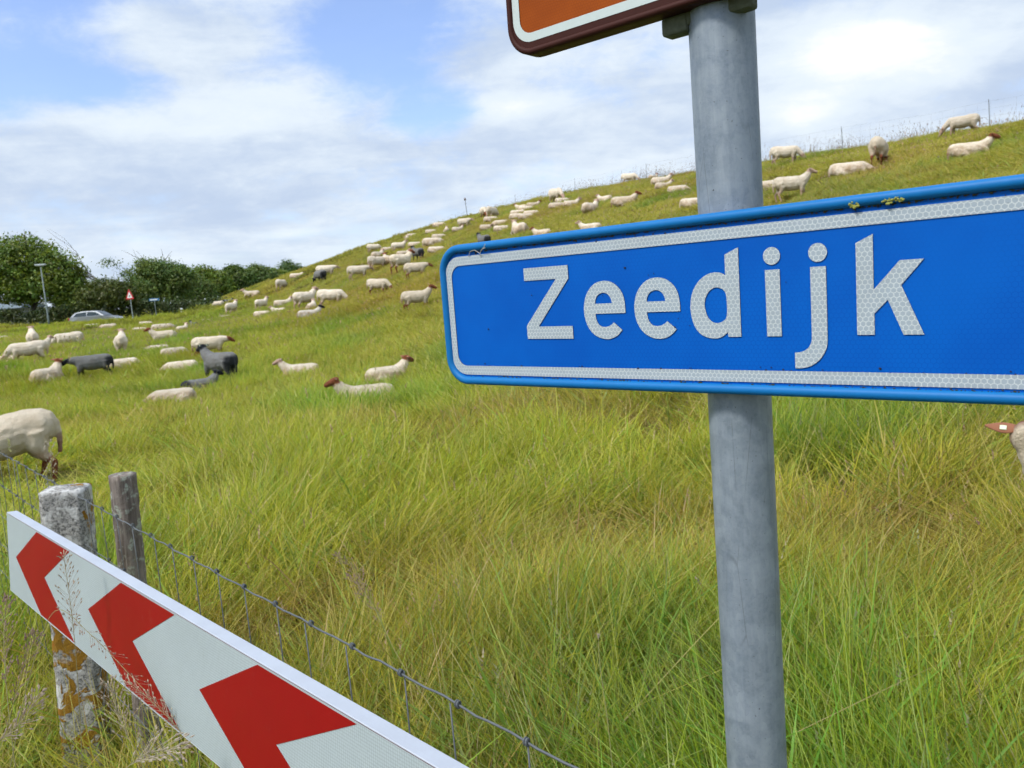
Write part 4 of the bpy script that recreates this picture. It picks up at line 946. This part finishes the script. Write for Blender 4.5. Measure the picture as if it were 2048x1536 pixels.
def build_sheep():
    M={}
    for p in 'SGLDFR':
        M[p,'big']=sheep_mesh(p,.015,False,'sheep_near'); M[p,'small']=sheep_mesh(p,.034,True,'sheep_far')
    ear=None
    eye=simple('eye',(.01,.008,.006),.15); tagm=simple('ear_tag',(.62,.70,.48),.5)
    extm={'w':simple('ear_pink',(.46,.31,.23),.9),'b':simple('ear_brown',(.25,.10,.05),.9),'g':simple('ear_black',(.014,.015,.018),.9)}; extm['k']=extm['g']
    bm=bmesh.new(); bmesh.ops.create_icosphere(bm,subdivisions=2,radius=.013); eye_me=bmmesh('eye',bm); eye_me.materials.append(eye)
    bm=bmesh.new(); bmesh.ops.create_icosphere(bm,subdivisions=3,radius=1)
    for v in bm.verts:
        v.co=Vector((v.co.x*.030*(1-.55*max(0,v.co.y)),v.co.y*.068,v.co.z*.008+.006*v.co.y*v.co.y))
    ear_me=bmmesh('ear',bm); ear_me.shade_smooth(); ear_me.materials.append(extm['b'])
    tag_me=bevel_box('ear_tag',(.024,.026,.004),.0018,1); tag_me.materials.append(tagm)
    for (x,y,pose,yaw,sc,cc,big,tags,label) in SHEEP:
        me=M[pose,'big' if big else 'small']
        o=link('sheep',me,None,label=label,cat='sheep',group='sheep grazing and resting on the dike and its meadow')
        o.location=(x,y,tz(x,y)-(.02 if pose in 'LD' else 0)); o.rotation_euler=(0,0,R(yaw)); o.scale=(sc,)*3
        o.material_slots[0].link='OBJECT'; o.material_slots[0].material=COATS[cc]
        if big:
            ed,ec,fwd,upv,lat=EARS[pose]
            for (r0,r1,s) in ed:
                e=link('ear',ear_me,None,o,loc=r0.lerp(r1,.42)); d=(r1-r0).normalized()
                X_=(upv*.85+fwd*.5); X_=(X_-d*X_.dot(d)).normalized(); q=Matrix((X_,d,X_.cross(d))).transposed(); e.rotation_euler=q.to_euler()
                e.material_slots[0].link='OBJECT'; e.material_slots[0].material=extm[cc]
                y_=link('eye',eye_me,None,o,loc=ec+fwd*.085+lat*(.055*s)+upv*.018)
                if tags:
                    g=link('ear_tag',tag_me,None,o,loc=r0.lerp(r1,.38)-fwd*.012); g.rotation_euler=q.to_euler()
build_sheep()

# ---------------------------------------------------------------- trees and hedge
def leaf_mat():
    m=bpy.data.materials.new('leaf'); m.use_nodes=True; t=NT(m.node_tree); a=t.n('ShaderNodeAttribute',attribute_name='bc')
    d=t.n('ShaderNodeBsdfDiffuse',ins={'Color':a.outputs['Color']}); tr=t.n('ShaderNodeBsdfTranslucent',ins={'Color':a.outputs['Color']})
    g=t.n('ShaderNodeBsdfGlossy',ins={'Color':(1,1,1,1),'Roughness':.5})
    m1=t.n('ShaderNodeMixShader',ins={0:.3}); t.nt.links.new(d.outputs[0],m1.inputs[1]); t.nt.links.new(tr.outputs[0],m1.inputs[2])
    m2=t.n('ShaderNodeMixShader',ins={0:.03}); t.nt.links.new(m1.outputs[0],m2.inputs[1]); t.nt.links.new(g.outputs[0],m2.inputs[2])
    o=t.n('ShaderNodeOutputMaterial'); t.nt.links.new(m2.outputs[0],o.inputs[0]); return m
LEAF=leaf_mat(); BARK=simple('bark',(.10,.085,.07),.95,var=.4,scale=6)
def crown_mesh(name,lobes,n,size,col,seed,clump=.9,per=26):
    r=np.random.default_rng(seed); vol=np.array([l[3]*l[4]*l[5] for l in lobes])**.67; vol/=vol.sum()
    nc=max(1,n//per); li=r.choice(len(lobes),nc,p=vol); L=np.array(lobes)[li]
    d=r.normal(size=(nc,3)); d/=np.linalg.norm(d,axis=1)[:,None]; d[:,2]=np.where(d[:,2]<-.5,-d[:,2],d[:,2]); rad=r.uniform(.55,1.06,nc)[:,None]
    c=L[:,:3]+d*L[:,3:6]*rad
    cs=(.65+.75*r.random(nc))[:,None]; hue=r.random(nc)[:,None]
    k=np.repeat(np.arange(nc),per); m_=len(k); p=c[k]+r.normal(size=(m_,3))*clump*.42*np.array((1,1,.7)); 
    nrm=r.normal(size=(m_,3))+d[k]*1.1+np.array((0,0,.5)); nrm/=np.linalg.norm(nrm,axis=1)[:,None]
    a=np.cross(nrm,r.normal(size=(m_,3))); a/=np.linalg.norm(a,axis=1)[:,None]; b=np.cross(nrm,a); s=(size*(.6+.8*r.random(m_)))[:,None]
    V=np.stack([p-a*s*.5,p+b*s*.38,p+a*s*.6,p-b*s*.38],1).reshape(-1,3); F=np.arange(m_*4).reshape(-1,4)
    me=bpy.data.meshes.new(name); me.from_pydata(V.tolist(),[],F.tolist()); me.update()
    cc=np.array(col)[None]*cs[k]*(.85+.3*r.random((m_,1))); cc=cc*(1-hue[k]*np.array((.0,.0,.0)))*(1+(hue[k]-.5)*np.array((.6,.1,-.3)))
    C=np.ones((m_*4,4),np.float32); C[:,:3]=np.repeat(cc,4,axis=0); at=me.color_attributes.new('bc','FLOAT_COLOR','POINT'); at.data.foreach_set('color',C.ravel()); me.materials.append(LEAF); return me
def limb_tree(rs,h,r0,lean,spread,levels=2,nb=7):
    r=random.Random(rs); V=[];F=[]
    def br(p,d,L,rad,lv):
        pts=[p];q=p.copy();dd=d.copy();n=5
        for i in range(n): dd=(dd+Vector((r.gauss(0,.13),r.gauss(0,.13),r.gauss(0,.06)))+Vector(lean)*.06).normalized(); q=q+dd*(L/n); pts.append(q.copy())
        tube_data(pts,[rad*(1-.75*i/n) for i in range(n+1)],6,True,V,F)
        if lv>0:
            for i in range(nb if lv==levels else 4):
                f=.35+.65*(i+r.random())/ (nb if lv==levels else 4); k=min(n-1,int(f*n)); bp=pts[k].lerp(pts[k+1],.5); a=r.random()*6.283
                nd=(dd*.7+Vector((math.cos(a)*spread,math.sin(a)*spread,.35))+Vector(lean)*.5).normalized(); br(bp,nd,L*.55*(.7+.5*r.random()),rad*.42,lv-1)
    br(Vector((0,0,-.2)),Vector((lean[0]*.4,lean[1]*.4,1)).normalized(),h,r0,levels); return V,F
def tree(x,y,lobes,n,size,col,seed,h,r0,label,lean=(0,0,0),name='tree',cat='tree',clump=.9,group=None,spread=.8):
    t=link(name,None,loc=(x,y,tz(x,y)),label=label,cat=cat,group=group)
    V,F=limb_tree(seed,h,r0,lean,spread); link('trunk',mesh('trunk',V,F),BARK,t,smooth=True)
    if lobes: link('crown',crown_mesh('crown',lobes,n,size,col,seed,clump),None,t)
    return t
G1=(.14,.20,.018); G2=(.085,.14,.02); G3=(.115,.175,.03); G4=(.20,.25,.035)
grp='trees behind the far road'
tree(-51.9,88,[(-4,0,6.4,3.8,3.5,2.6),(0,0,7.2,3.8,3.4,2.7),(3.2,0,5.6,2.9,3,2.5),(5.2,0,4.2,1.7,2,1.7),(-6.5,0,5,2.4,3,2.4),(1.5,-1,4.2,3,2.5,1.6),(-2,-1,4.6,3,2,1.4),(-3,0,3.6,4.2,2.5,1.5),(2.6,0,3.4,3.2,2.2,1.4),(5.4,-.4,2.7,1.9,1.6,1.3),(-7,0,2.8,2.6,2,1.2)],46000,.25,G1,1,7,.34,'large broad tree with a domed crown at the left edge behind the lamp post',group=grp)
tree(-66,90,[(0,0,6.5,5,4,3),(3,0,5,3,3,2.4)],14000,.28,G1,2,6.5,.3,'tree mostly outside the left edge, next to the large domed one',group=grp)
tree(-42.3,86,[(0,0,2.9,2.6,1.8,1.9),(1.6,0,2.5,1.8,1.5,1.7),(-1.6,0,2.2,1.6,1.5,1.3)],14000,.20,(.085,.11,.015),3,3.2,.12,'dark dense bush left of the red warning triangle',name='bush',cat='bush')
tree(-48.2,93,[(0,0,2.7,2.6,1.6,1.5),(-2.2,0,2.3,1.7,1.3,1.3),(2,0,2.6,1.6,1.4,1.3)],12000,.20,G4,4,3,.1,'light green bushes between the domed tree and the dark bush',name='bush',cat='bush')
t3=tree(-40.6,90,[(-1.3,0,5.0,.9,.7,.7),(-.5,0,4.3,1.0,1.0,.8),(.5,0,3.6,1.3,1.1,1.0),(-2.6,0,6.4,1.3,.6,.6)],1300,.18,G3,5,8.6,.13,'wind bent tree with bare twiggy branches reaching left',lean=(-.85,0,.25),clump=.6,group=grp,spread=.45)
tree(-43.5,99,[(0,0,4.0,2.1,1.8,1.7),(1.8,0,3.3,1.9,1.7,1.6),(-1.5,0,3.2,1.6,1.5,1.4)],12000,.20,(.10,.145,.045),6,4.4,.16,'grey green tree right behind the small street sign',group=grp)
tree(-41.0,97,[(-1.6,0,5.6,1.5,1.4,1.3),(.2,0,5.0,2.2,1.8,1.7),(2.2,0,4.2,2.0,1.8,1.7),(-1.8,0,3.6,1.9,1.6,1.7),(0,0,2.6,3.4,1.6,1.5)],22000,.22,G3,7,5.8,.2,'tallest wind shaped tree in the middle of the far row',lean=(-.2,0,0),group=grp)
for i,(x,y,w,h,lb) in enumerate(((-43.0,112,3.4,4.6,'rounded tree right of the tallest one in the far row'),(-69.0,190,6.0,8.2,'fifth tree of the far row with a broad flat crown'),(-64.0,195,5.4,7.4,'tree of the far row just before the dike skyline'),(-60.0,200,5.4,7.0,'low tree of the far row touching the dike skyline'),(-59.5,212,6.0,6.6,'last small tree where the far row meets the dike'),(-60.0,230,6.2,10.2,'dark tree top peeping over the low end of the dike'))):
    tree(x,y,[(-.45*w*.5,0,h*.72,w*.36,w*.4,h*.27),(.15*w,0,h*.62,w*.34,w*.4,h*.24),(.42*w,0,h*.52,w*.34,w*.4,h*.26),(0,0,h*.34,w*.9,w*.5,h*.32)],12000,.24 if i==0 else .4,(G3,G1,G2,G3,G1,G2)[i],20+i,h*.7,.16,lb,group=grp,clump=.9 if i==0 else 1.4)
hl=[]; rr_=random.Random(4)
for i in range(34):
    x=-72+i*1.25; hl.append((x+40,86+rr_.uniform(-1,1)-86,1.0+rr_.uniform(-.1,.3),1.2,1.0,1.0+rr_.uniform(-.15,.35)))
hd=link('hedge',None,loc=(-40,86,0),label='low dark hedge along the far road under the trees',cat='hedge')
link('foliage',crown_mesh('foliage',hl,22000,.21,(.055,.08,.018),31,.8),None,hd)
V=[];F=[]
for i in range(60):
    x=-32+i*.7; tube_data([(x,0,-.1),(x+rr_.gauss(0,.2),rr_.gauss(0,.2),1.1)],.03,5,True,V,F)
o=link('stems',mesh('stems',V,F),BARK,hd); o['kind']='stuff'
# far wooded horizon beyond the row
hl=[(x,rr_.uniform(-8,8),2.4,5,3,2.6+rr_.uniform(-.8,1.4)) for x in np.arange(-110,120,4.5)]
o=link('far_wood',crown_mesh('far_wood',hl,12000,.8,(.06,.09,.028),33,2.2),None,loc=(-150,210,0),kind='stuff',label='low belt of far woodland beyond the road',cat='woodland')

# ---------------------------------------------------------------- things by the far road
def build_far():
    gal=simple('grey_metal',(.33,.38,.38),.5,.4)
    # lamp post
    L=link('street_lamp',None,loc=(-39.9,70.2,tz(-39.9,70.2)),label='slim grey street lamp standing before the large domed tree',cat='street lamp')
    V,F=tube_data([(0,0,-.2),(0,0,1.2),(0,0,1.25),(0,0,5.5)],[.085,.08,.062,.045],12); link('post',mesh('post',V,F),simple('lamp_post_grey',(.17,.21,.20),.6),L,smooth=True)
    V,F=tube_data([(-.05,0,5.5),(.3,0,5.58)],.03,8); link('arm',mesh('arm',V,F),gal,L)
    me=bevel_box('lamp_head',(.95,.26,.13),.05,3,(.0,0,5.6)); h=link('lamp_head',me,simple('lamp_grey',(.42,.46,.46),.4),L)
    me=bevel_box('lamp_glass',(.6,.2,.05),.02,2,(.05,0,5.52)); link('lamp_glass',me,simple('lamp_glass',(.5,.52,.5),.2),h)
    # warning triangle
    x,y=-30.7,66.2; T=link('warning_sign',None,loc=(x,y,tz(x,y)),label='red bordered warning triangle sign on a thin post beside the road',cat='traffic sign')
    T.rotation_euler=(0,0,R(-24))
    V,F=tube_data([(0,0,-.1),(0,0,2.6)],.038,10); link('post',mesh('post',V,F),gal,T)
    def tri(s,z,y,name,mt,par,th=.01,rd=.08):
        h=s*.866; P=[Vector((-s/2,z-h/3)),Vector((s/2,z-h/3)),Vector((0,z+2*h/3))]; Q=[]
        for i in range(3):
            a=P[i];b=P[i-1];c=P[(i+1)%3]; Q.append(a+(b-a).normalized()*rd*s); Q.append(a+((b-a).normalized()+(c-a).normalized())*rd*s*.28); Q.append(a+(c-a).normalized()*rd*s)
        me=prism(name,[(q.x,q.y) for q in Q],[],0,th,[mt]); 
        me.transform(Matrix.Rotation(R(90),4,'X')); me.transform(Matrix.Translation((0,y,0))); return link(name,me,None,par)
    zc=2.18
    f=tri(.98,zc,-.045,'plate',simple('sign_red',(.50,.02,.03),.4),T); tri(.60,zc-.01,-.058,'white_field',simple('sign_white',(.75,.75,.73),.4),f,.004,.05)
    # pictogram: a leaping animal
    P=[(-.13,-.10),(-.09,-.02),(-.10,.04),(-.02,.05),(.05,.10),(.07,.15),(.10,.11),(.14,.09),(.09,.06),(.08,.01),(.13,-.05),(.11,-.06),(.04,-.02),(-.03,-.02),(-.06,-.05),(-.11,-.12)]
    me=prism('pictogram',[(a*.8,b*.8+zc-.03) for a,b in P],[],0,.003,[simple('sign_black',(.015,.015,.015))]); me.transform(Matrix.Rotation(R(90),4,'X')); me.transform(Matrix.Translation((0,-.0625,0))); link('pictogram',me,None,f)
    # small street sign
    x,y=-36.5,84; s=link('small_street_sign',None,loc=(x,y,tz(x,y)),label='small blue and white street sign on a post right of the warning triangle',cat='sign')
    V,F=tube_data([(0,0,-.1),(0,0,2.2)],.03,8); link('post',mesh('post',V,F),gal,s)
    me=bevel_box('plate',(1.05,.03,.26),.01,1,(0,-.04,2.22)); pl=link('plate',me,simple('sign_blue',(.03,.16,.36),.4),s)
    me=bevel_box('white_panel',(.78,.006,.13),.002,1,(-.05,-.06,2.22)); link('white_panel',me,simple('panel_white',(.7,.72,.72),.4),pl)
    # marker posts
    wm=simple('marker_white',(.72,.74,.76),.5,var=.08); bk=simple('marker_dark',(.03,.03,.035),.5)
    for (x,y,h,lb) in((-33.3,89.5,1.35,'right and taller white road marker post at the foot of the dike'),(-32.4,80.5,1.0,'left and shorter white road marker post at the foot of the dike')):
        p=link('marker_post',bevel_box('marker_post',(.22,.12,h+.3),.03,2,(0,0,(h-.3)/2)),wm,loc=(x,y,tz(x,y)),label=lb,cat='marker post')
        link('band',bevel_box('band',(.23,.13,.14),.01,1,(0,0,h*.8)),bk,p)
    # car
    x,y=-37.7,74.1; c=link('parked_car',None,loc=(x,y,tz(x,y)+.03),label='silver hatchback car on the far road, lower half hidden by grass',cat='car')
    paint=simple('silver_paint',(.42,.44,.45),.28,.55,var=.04); glass=simple('car_glass',(.03,.045,.05),.08,0,var=.05); blk=simple('trim_black',(.02,.02,.02),.6)
    side=[(-2.2,.30),(-2.22,.55),(-2.15,.86),(-1.95,.98),(-1.2,1.0),(0,.99),(.85,.98),(1.45,.90),(2.0,.78),(2.2,.60),(2.24,.36),(2.1,.24),(-2.1,.24)]
    def extr(name,prof,w0,w1,z0,z1,bev,mt,par,y0=0):
        bm=bmesh.new(); A=[];B=[]
        for (px,pz) in prof:
            w=w0+(w1-w0)*max(0,min(1,(pz-z0)/(z1-z0))); tp=1-.10*max(0,(abs(px)-1.5)/.75)**2
            A.append(bm.verts.new((px,-w*tp,pz))); B.append(bm.verts.new((px,w*tp,pz)))
        n=len(prof); bm.faces.new(A); bm.faces.new(B[::-1])
        for i in range(n): bm.faces.new((A[i],B[i],B[(i+1)%n],A[(i+1)%n]))
        bmesh.ops.recalc_face_normals(bm,faces=bm.faces[:])
        if bev: bmesh.ops.bevel(bm,geom=bm.edges[:],offset=bev,segments=2,affect='EDGES')
        return link(name,bmmesh(name,bm),mt,par)
    extr('body',side,.88,.84,.3,1.0,.04,paint,c)
    extr('cabin',[(-2.02,.96),(-1.62,1.36),(-1.0,1.47),(-.1,1.475),(.45,1.38),(1.15,.97)],.80,.58,.96,1.47,.03,paint,c)
    for s in(-1,1):
        for nm,P in(('side_window',[(-1.72,1.03),(-1.42,1.33),(-.52,1.40),(-.52,1.03)]),('side_window',[(-.46,1.03),(-.46,1.40),(-.05,1.39),(.36,1.32),(.86,1.03)])):
            V=[]
            for (px,pz) in P:
                w=.80+(.58-.80)*((pz-.96)/.51)+.006; V.append((px,s*w,pz))
            link(nm,mesh(nm,V,[(0,1,2,3) if len(V)==4 else (0,1,2,3,4)]),glass,c)
    link('windscreen',mesh('windscreen',[(1.12,-.70,1.0),(1.12,.70,1.0),(.53,.58,1.375),(.53,-.58,1.375)],[(0,1,2,3)]),glass,c)
    link('rear_window',mesh('rear_window',[(-2.0,-.66,1.02),(-2.0,.66,1.02),(-1.67,.58,1.34),(-1.67,-.58,1.34)],[(0,1,2,3)]),glass,c)
    for s in(-1,1):
        link('tail_light',bevel_box('tail_light',(.12,.26,.22),.03,2,(-2.12,s*.68,.82)),simple('tail_red',(.45,.02,.03),.3),c)
        link('headlight',bevel_box('headlight',(.3,.3,.14),.04,2,(1.98,s*.64,.68)),simple('headlight',(.7,.72,.75),.15),c)
        for px in(-1.35,1.38):
            bm=bmesh.new(); bmesh.ops.create_cone(bm,cap_ends=True,segments=28,radius1=.32,radius2=.32,depth=.2,matrix=Matrix.Translation((px,s*.80,.31))@Matrix.Rotation(R(90),4,'X')); w=link('wheel',bmmesh('wheel',bm),blk,c)
            bm=bmesh.new(); bmesh.ops.create_cone(bm,cap_ends=True,segments=20,radius1=.2,radius2=.17,depth=.03,matrix=Matrix.Translation((px,s*.91,.31))@Matrix.Rotation(R(90),4,'X')); link('rim',bmmesh('rim',bm),gal,w)
        link('mirror',bevel_box('mirror',(.12,.16,.1),.03,2,(.78,s*.92,1.03)),paint,c)
    link('plate_strip',bevel_box('plate_strip',(.02,.5,.1),.004,1,(-2.235,0,.55)),simple('plate_yellow',(.6,.45,.03)),c)
    # shed
    sh=link('farm_shed',None,loc=(-62.5,99,0),label='low pale roofed shed glimpsed under the tree at the left edge',cat='shed')
    link('wall',bevel_box('wall',(9,5,2.55),.02,1,(0,0,1.275)),simple('shed_wall',(.30,.31,.31),.8),sh)
    V=[(-4.8,-2.9,2.5),(4.8,-2.9,2.5),(4.8,0,3.2),(-4.8,0,3.2),(4.8,2.9,2.5),(-4.8,2.9,2.5),(-4.8,-2.9,2.42),(4.8,-2.9,2.42),(4.8,2.9,2.42),(-4.8,2.9,2.42)]
    link('roof',mesh('roof',V,[(0,1,2,3),(3,2,4,5),(0,6,7,1),(5,4,8,9),(0,3,5,9,6),(1,7,8,4,2),(6,9,8,7)]),simple('shed_roof',(.15,.19,.21),.6,var=.1,scale=3),sh)
    for px in(-2.6,.2,2.8): link('window',bevel_box('window',(1.1,.06,.8),.02,1,(px,-2.53,1.5)),glass,sh)
build_far()

# ---------------------------------------------------------------- flowering grass stalks by the board
def stalk(path,head0,w,label,col=(.33,.22,.15),seed=0,dens=60,spread=.012,stemr=.0009):
    P=[Vector(p) for p in path]; Q=[]
    for i in range(len(P)-1):
        p0=P[max(0,i-1)];p1=P[i];p2=P[i+1];p3=P[min(len(P)-1,i+2)]
        for k in range(6):
            t=k/6; Q.append(.5*((2*p1)+(p2-p0)*t+(2*p0-5*p1+4*p2-p3)*t*t+(3*p1-p0-3*p2+p3)*t*t*t))
    Q.append(P[-1]); base=Q[0].copy(); Q=[q-base for q in Q]
    root=link('seed_stalk',None,loc=base,label=label,cat='grass stalk',group='flowering grass stalks around the chevron board')
    n=len(Q); V,F=tube_data(Q,[stemr*(1-.6*i/n) for i in range(n)],5); link('stem',mesh('stem',V,F),simple('stalk_stem',(.30,.27,.12),.8),root)
    r=random.Random(seed); V=[];F=[]
    for i in range(dens):
        f=head0+(1-head0)*i/dens; k=f*(n-1); a=int(min(n-2,k)); p=Q[a].lerp(Q[a+1],k-a); d=(Q[a+1]-Q[a]).normalized()
        g=(f-head0)/(1-head0); L=spread*(.3+1.0*math.sin(math.pi*min(1,g*.9+.1)))*(.5+r.random())
        s=Vector((r.gauss(0,1),r.gauss(0,1),r.gauss(0,1))); s=(s-d*s.dot(d)).normalized(); e=p+(d*.75+s*.55)*L
        tube_data([p,e],.00028,3,False,V,F)
        ln=.0058*(.7+.6*r.random())*w; wd=.0011*w; q=(d*.8+s*.5+Vector((0,0,r.gauss(0,.2)))).normalized(); sd=q.orthogonal().normalized(); s2=q.cross(sd); b=len(V)
        V+=[e,e+q*ln*.45+sd*wd,e+q*ln*.45+s2*wd,e+q*ln*.45-sd*wd,e+q*ln*.45-s2*wd,e+q*ln]
        for (x,y_) in((1,2),(2,3),(3,4),(4,1)): F.append((b,b+x,b+y_)); F.append((b+5,b+y_,b+x))
    m=simple('seed_coat',col,.85,var=.4,scale=300); link('seed_head',mesh('seed_head',V,F),m,root)
STALKS=[
([(-0.9964, 1.6362, 0.6596), (-0.9822, 1.6364, 0.8169), (-0.9711, 1.6327, 0.9434), (-0.9692, 1.6355, 1.0429), (-0.9764, 1.6476, 1.1363)],0.55,1.4,0.022,(0.34, 0.27, 0.19),'pale flowering stalk standing upright before the first red chevron'),
([(-1.0556, 1.4973, 0.7546), (-1.0026, 1.5208, 0.9358), (-0.9437, 1.5367, 1.0589), (-0.8662, 1.5111, 1.0166), (-0.778, 1.4715, 0.9446), (-0.6884, 1.4313, 0.868)],0.48,1.25,0.015,(0.27, 0.18, 0.13),'reddish stalk bending right across the lower edge of the board'),
([(-0.6155, 1.4003, 0.7844), (-0.6412, 1.4049, 0.8197), (-0.6753, 1.4112, 0.8687), (-0.7188, 1.4177, 0.9184), (-0.7584, 1.4226, 0.9565)],0.35,1.2,0.022,(0.45, 0.38, 0.28),'loose feathery stalk below the second chevron'),
([(-0.705, 1.3518, 0.7993), (-0.7283, 1.359, 0.855), (-0.7568, 1.3757, 0.9056), (-0.7758, 1.3935, 0.9654)],0.45,1.4,0.03,(0.34, 0.27, 0.19),'tan stalk rising beside the right side of the concrete post'),
([(-0.7033, 1.2084, 0.86), (-0.6715, 1.2144, 0.9062), (-0.629, 1.2177, 0.9315), (-0.58, 1.2178, 0.9321)],0.4,1.6,0.03,(0.45, 0.38, 0.28),'pale stalk arching low at the bottom right of the concrete post'),
([(-1.0286, 1.4011, 0.7909), (-0.9886, 1.4141, 0.8906), (-0.9533, 1.4271, 0.9907), (-0.9253, 1.4353, 1.054)],0.45,1.5,0.018,(0.27, 0.18, 0.13),'dense brown stalk leaning right at the left edge'),
([(-0.9101, 1.3028, 0.8099), (-0.9183, 1.3198, 0.941), (-0.9327, 1.3558, 1.0633), (-0.9424, 1.396, 1.1403)],0.5,1.4,0.018,(0.27, 0.18, 0.13),'brown stalk standing at the very left edge below the board tip'),
([(-0.939, 1.2677, 0.9281), (-0.9042, 1.2695, 0.9424), (-0.8703, 1.283, 0.9681), (-0.8497, 1.3076, 1.0029)],0.3,1.5,0.02,(0.34, 0.27, 0.19),'short tan stalk slanting over the grass at lower left'),
([(-2.5519, 4.0658, 0.3437), (-2.4852, 4.1058, 0.6522), (-2.4416, 4.1325, 0.858), (-2.4463, 4.1477, 0.9757)],0.35,2.6,0.03,(0.45, 0.38, 0.28),'stalk with pale panicle rising beside the hind leg of the large sheep'),
([(-0.6879, 2.4648, 0.4397), (-0.5954, 2.4849, 0.5947), (-0.5376, 2.5011, 0.7199), (-0.6097, 2.5123, 0.8058)],0.5,1.6,0.02,(0.27, 0.18, 0.13),'purplish bent stalk in the meadow above the board middle'),
([(-0.2626, 2.065, 0.4668), (-0.3771, 2.182, 0.5917), (-0.4642, 2.2988, 0.7147), (-0.5361, 2.3591, 0.7909)],0.55,1.6,0.022,(0.27, 0.18, 0.13),'long purplish stalk leaning left in the open meadow'),
([(0.1739, 1.765, 0.4868), (0.1718, 1.7985, 0.5893), (0.1657, 1.844, 0.7066), (0.1689, 1.8724, 0.7703)],0.93,0.5,0.004,(0.45, 0.38, 0.28),'single straight yellow stalk left of the pole'),
]
for i,(path,h0,w,sp,col,lb) in enumerate(STALKS): stalk(path,h0,w,lb,col,i,70,sp)

build_grass([(s[0],s[1],s[2],R(s[3])) for s in SHEEP])
# bunches of thin broad blades reaching up beside the board and posts are part of the meadow grass above
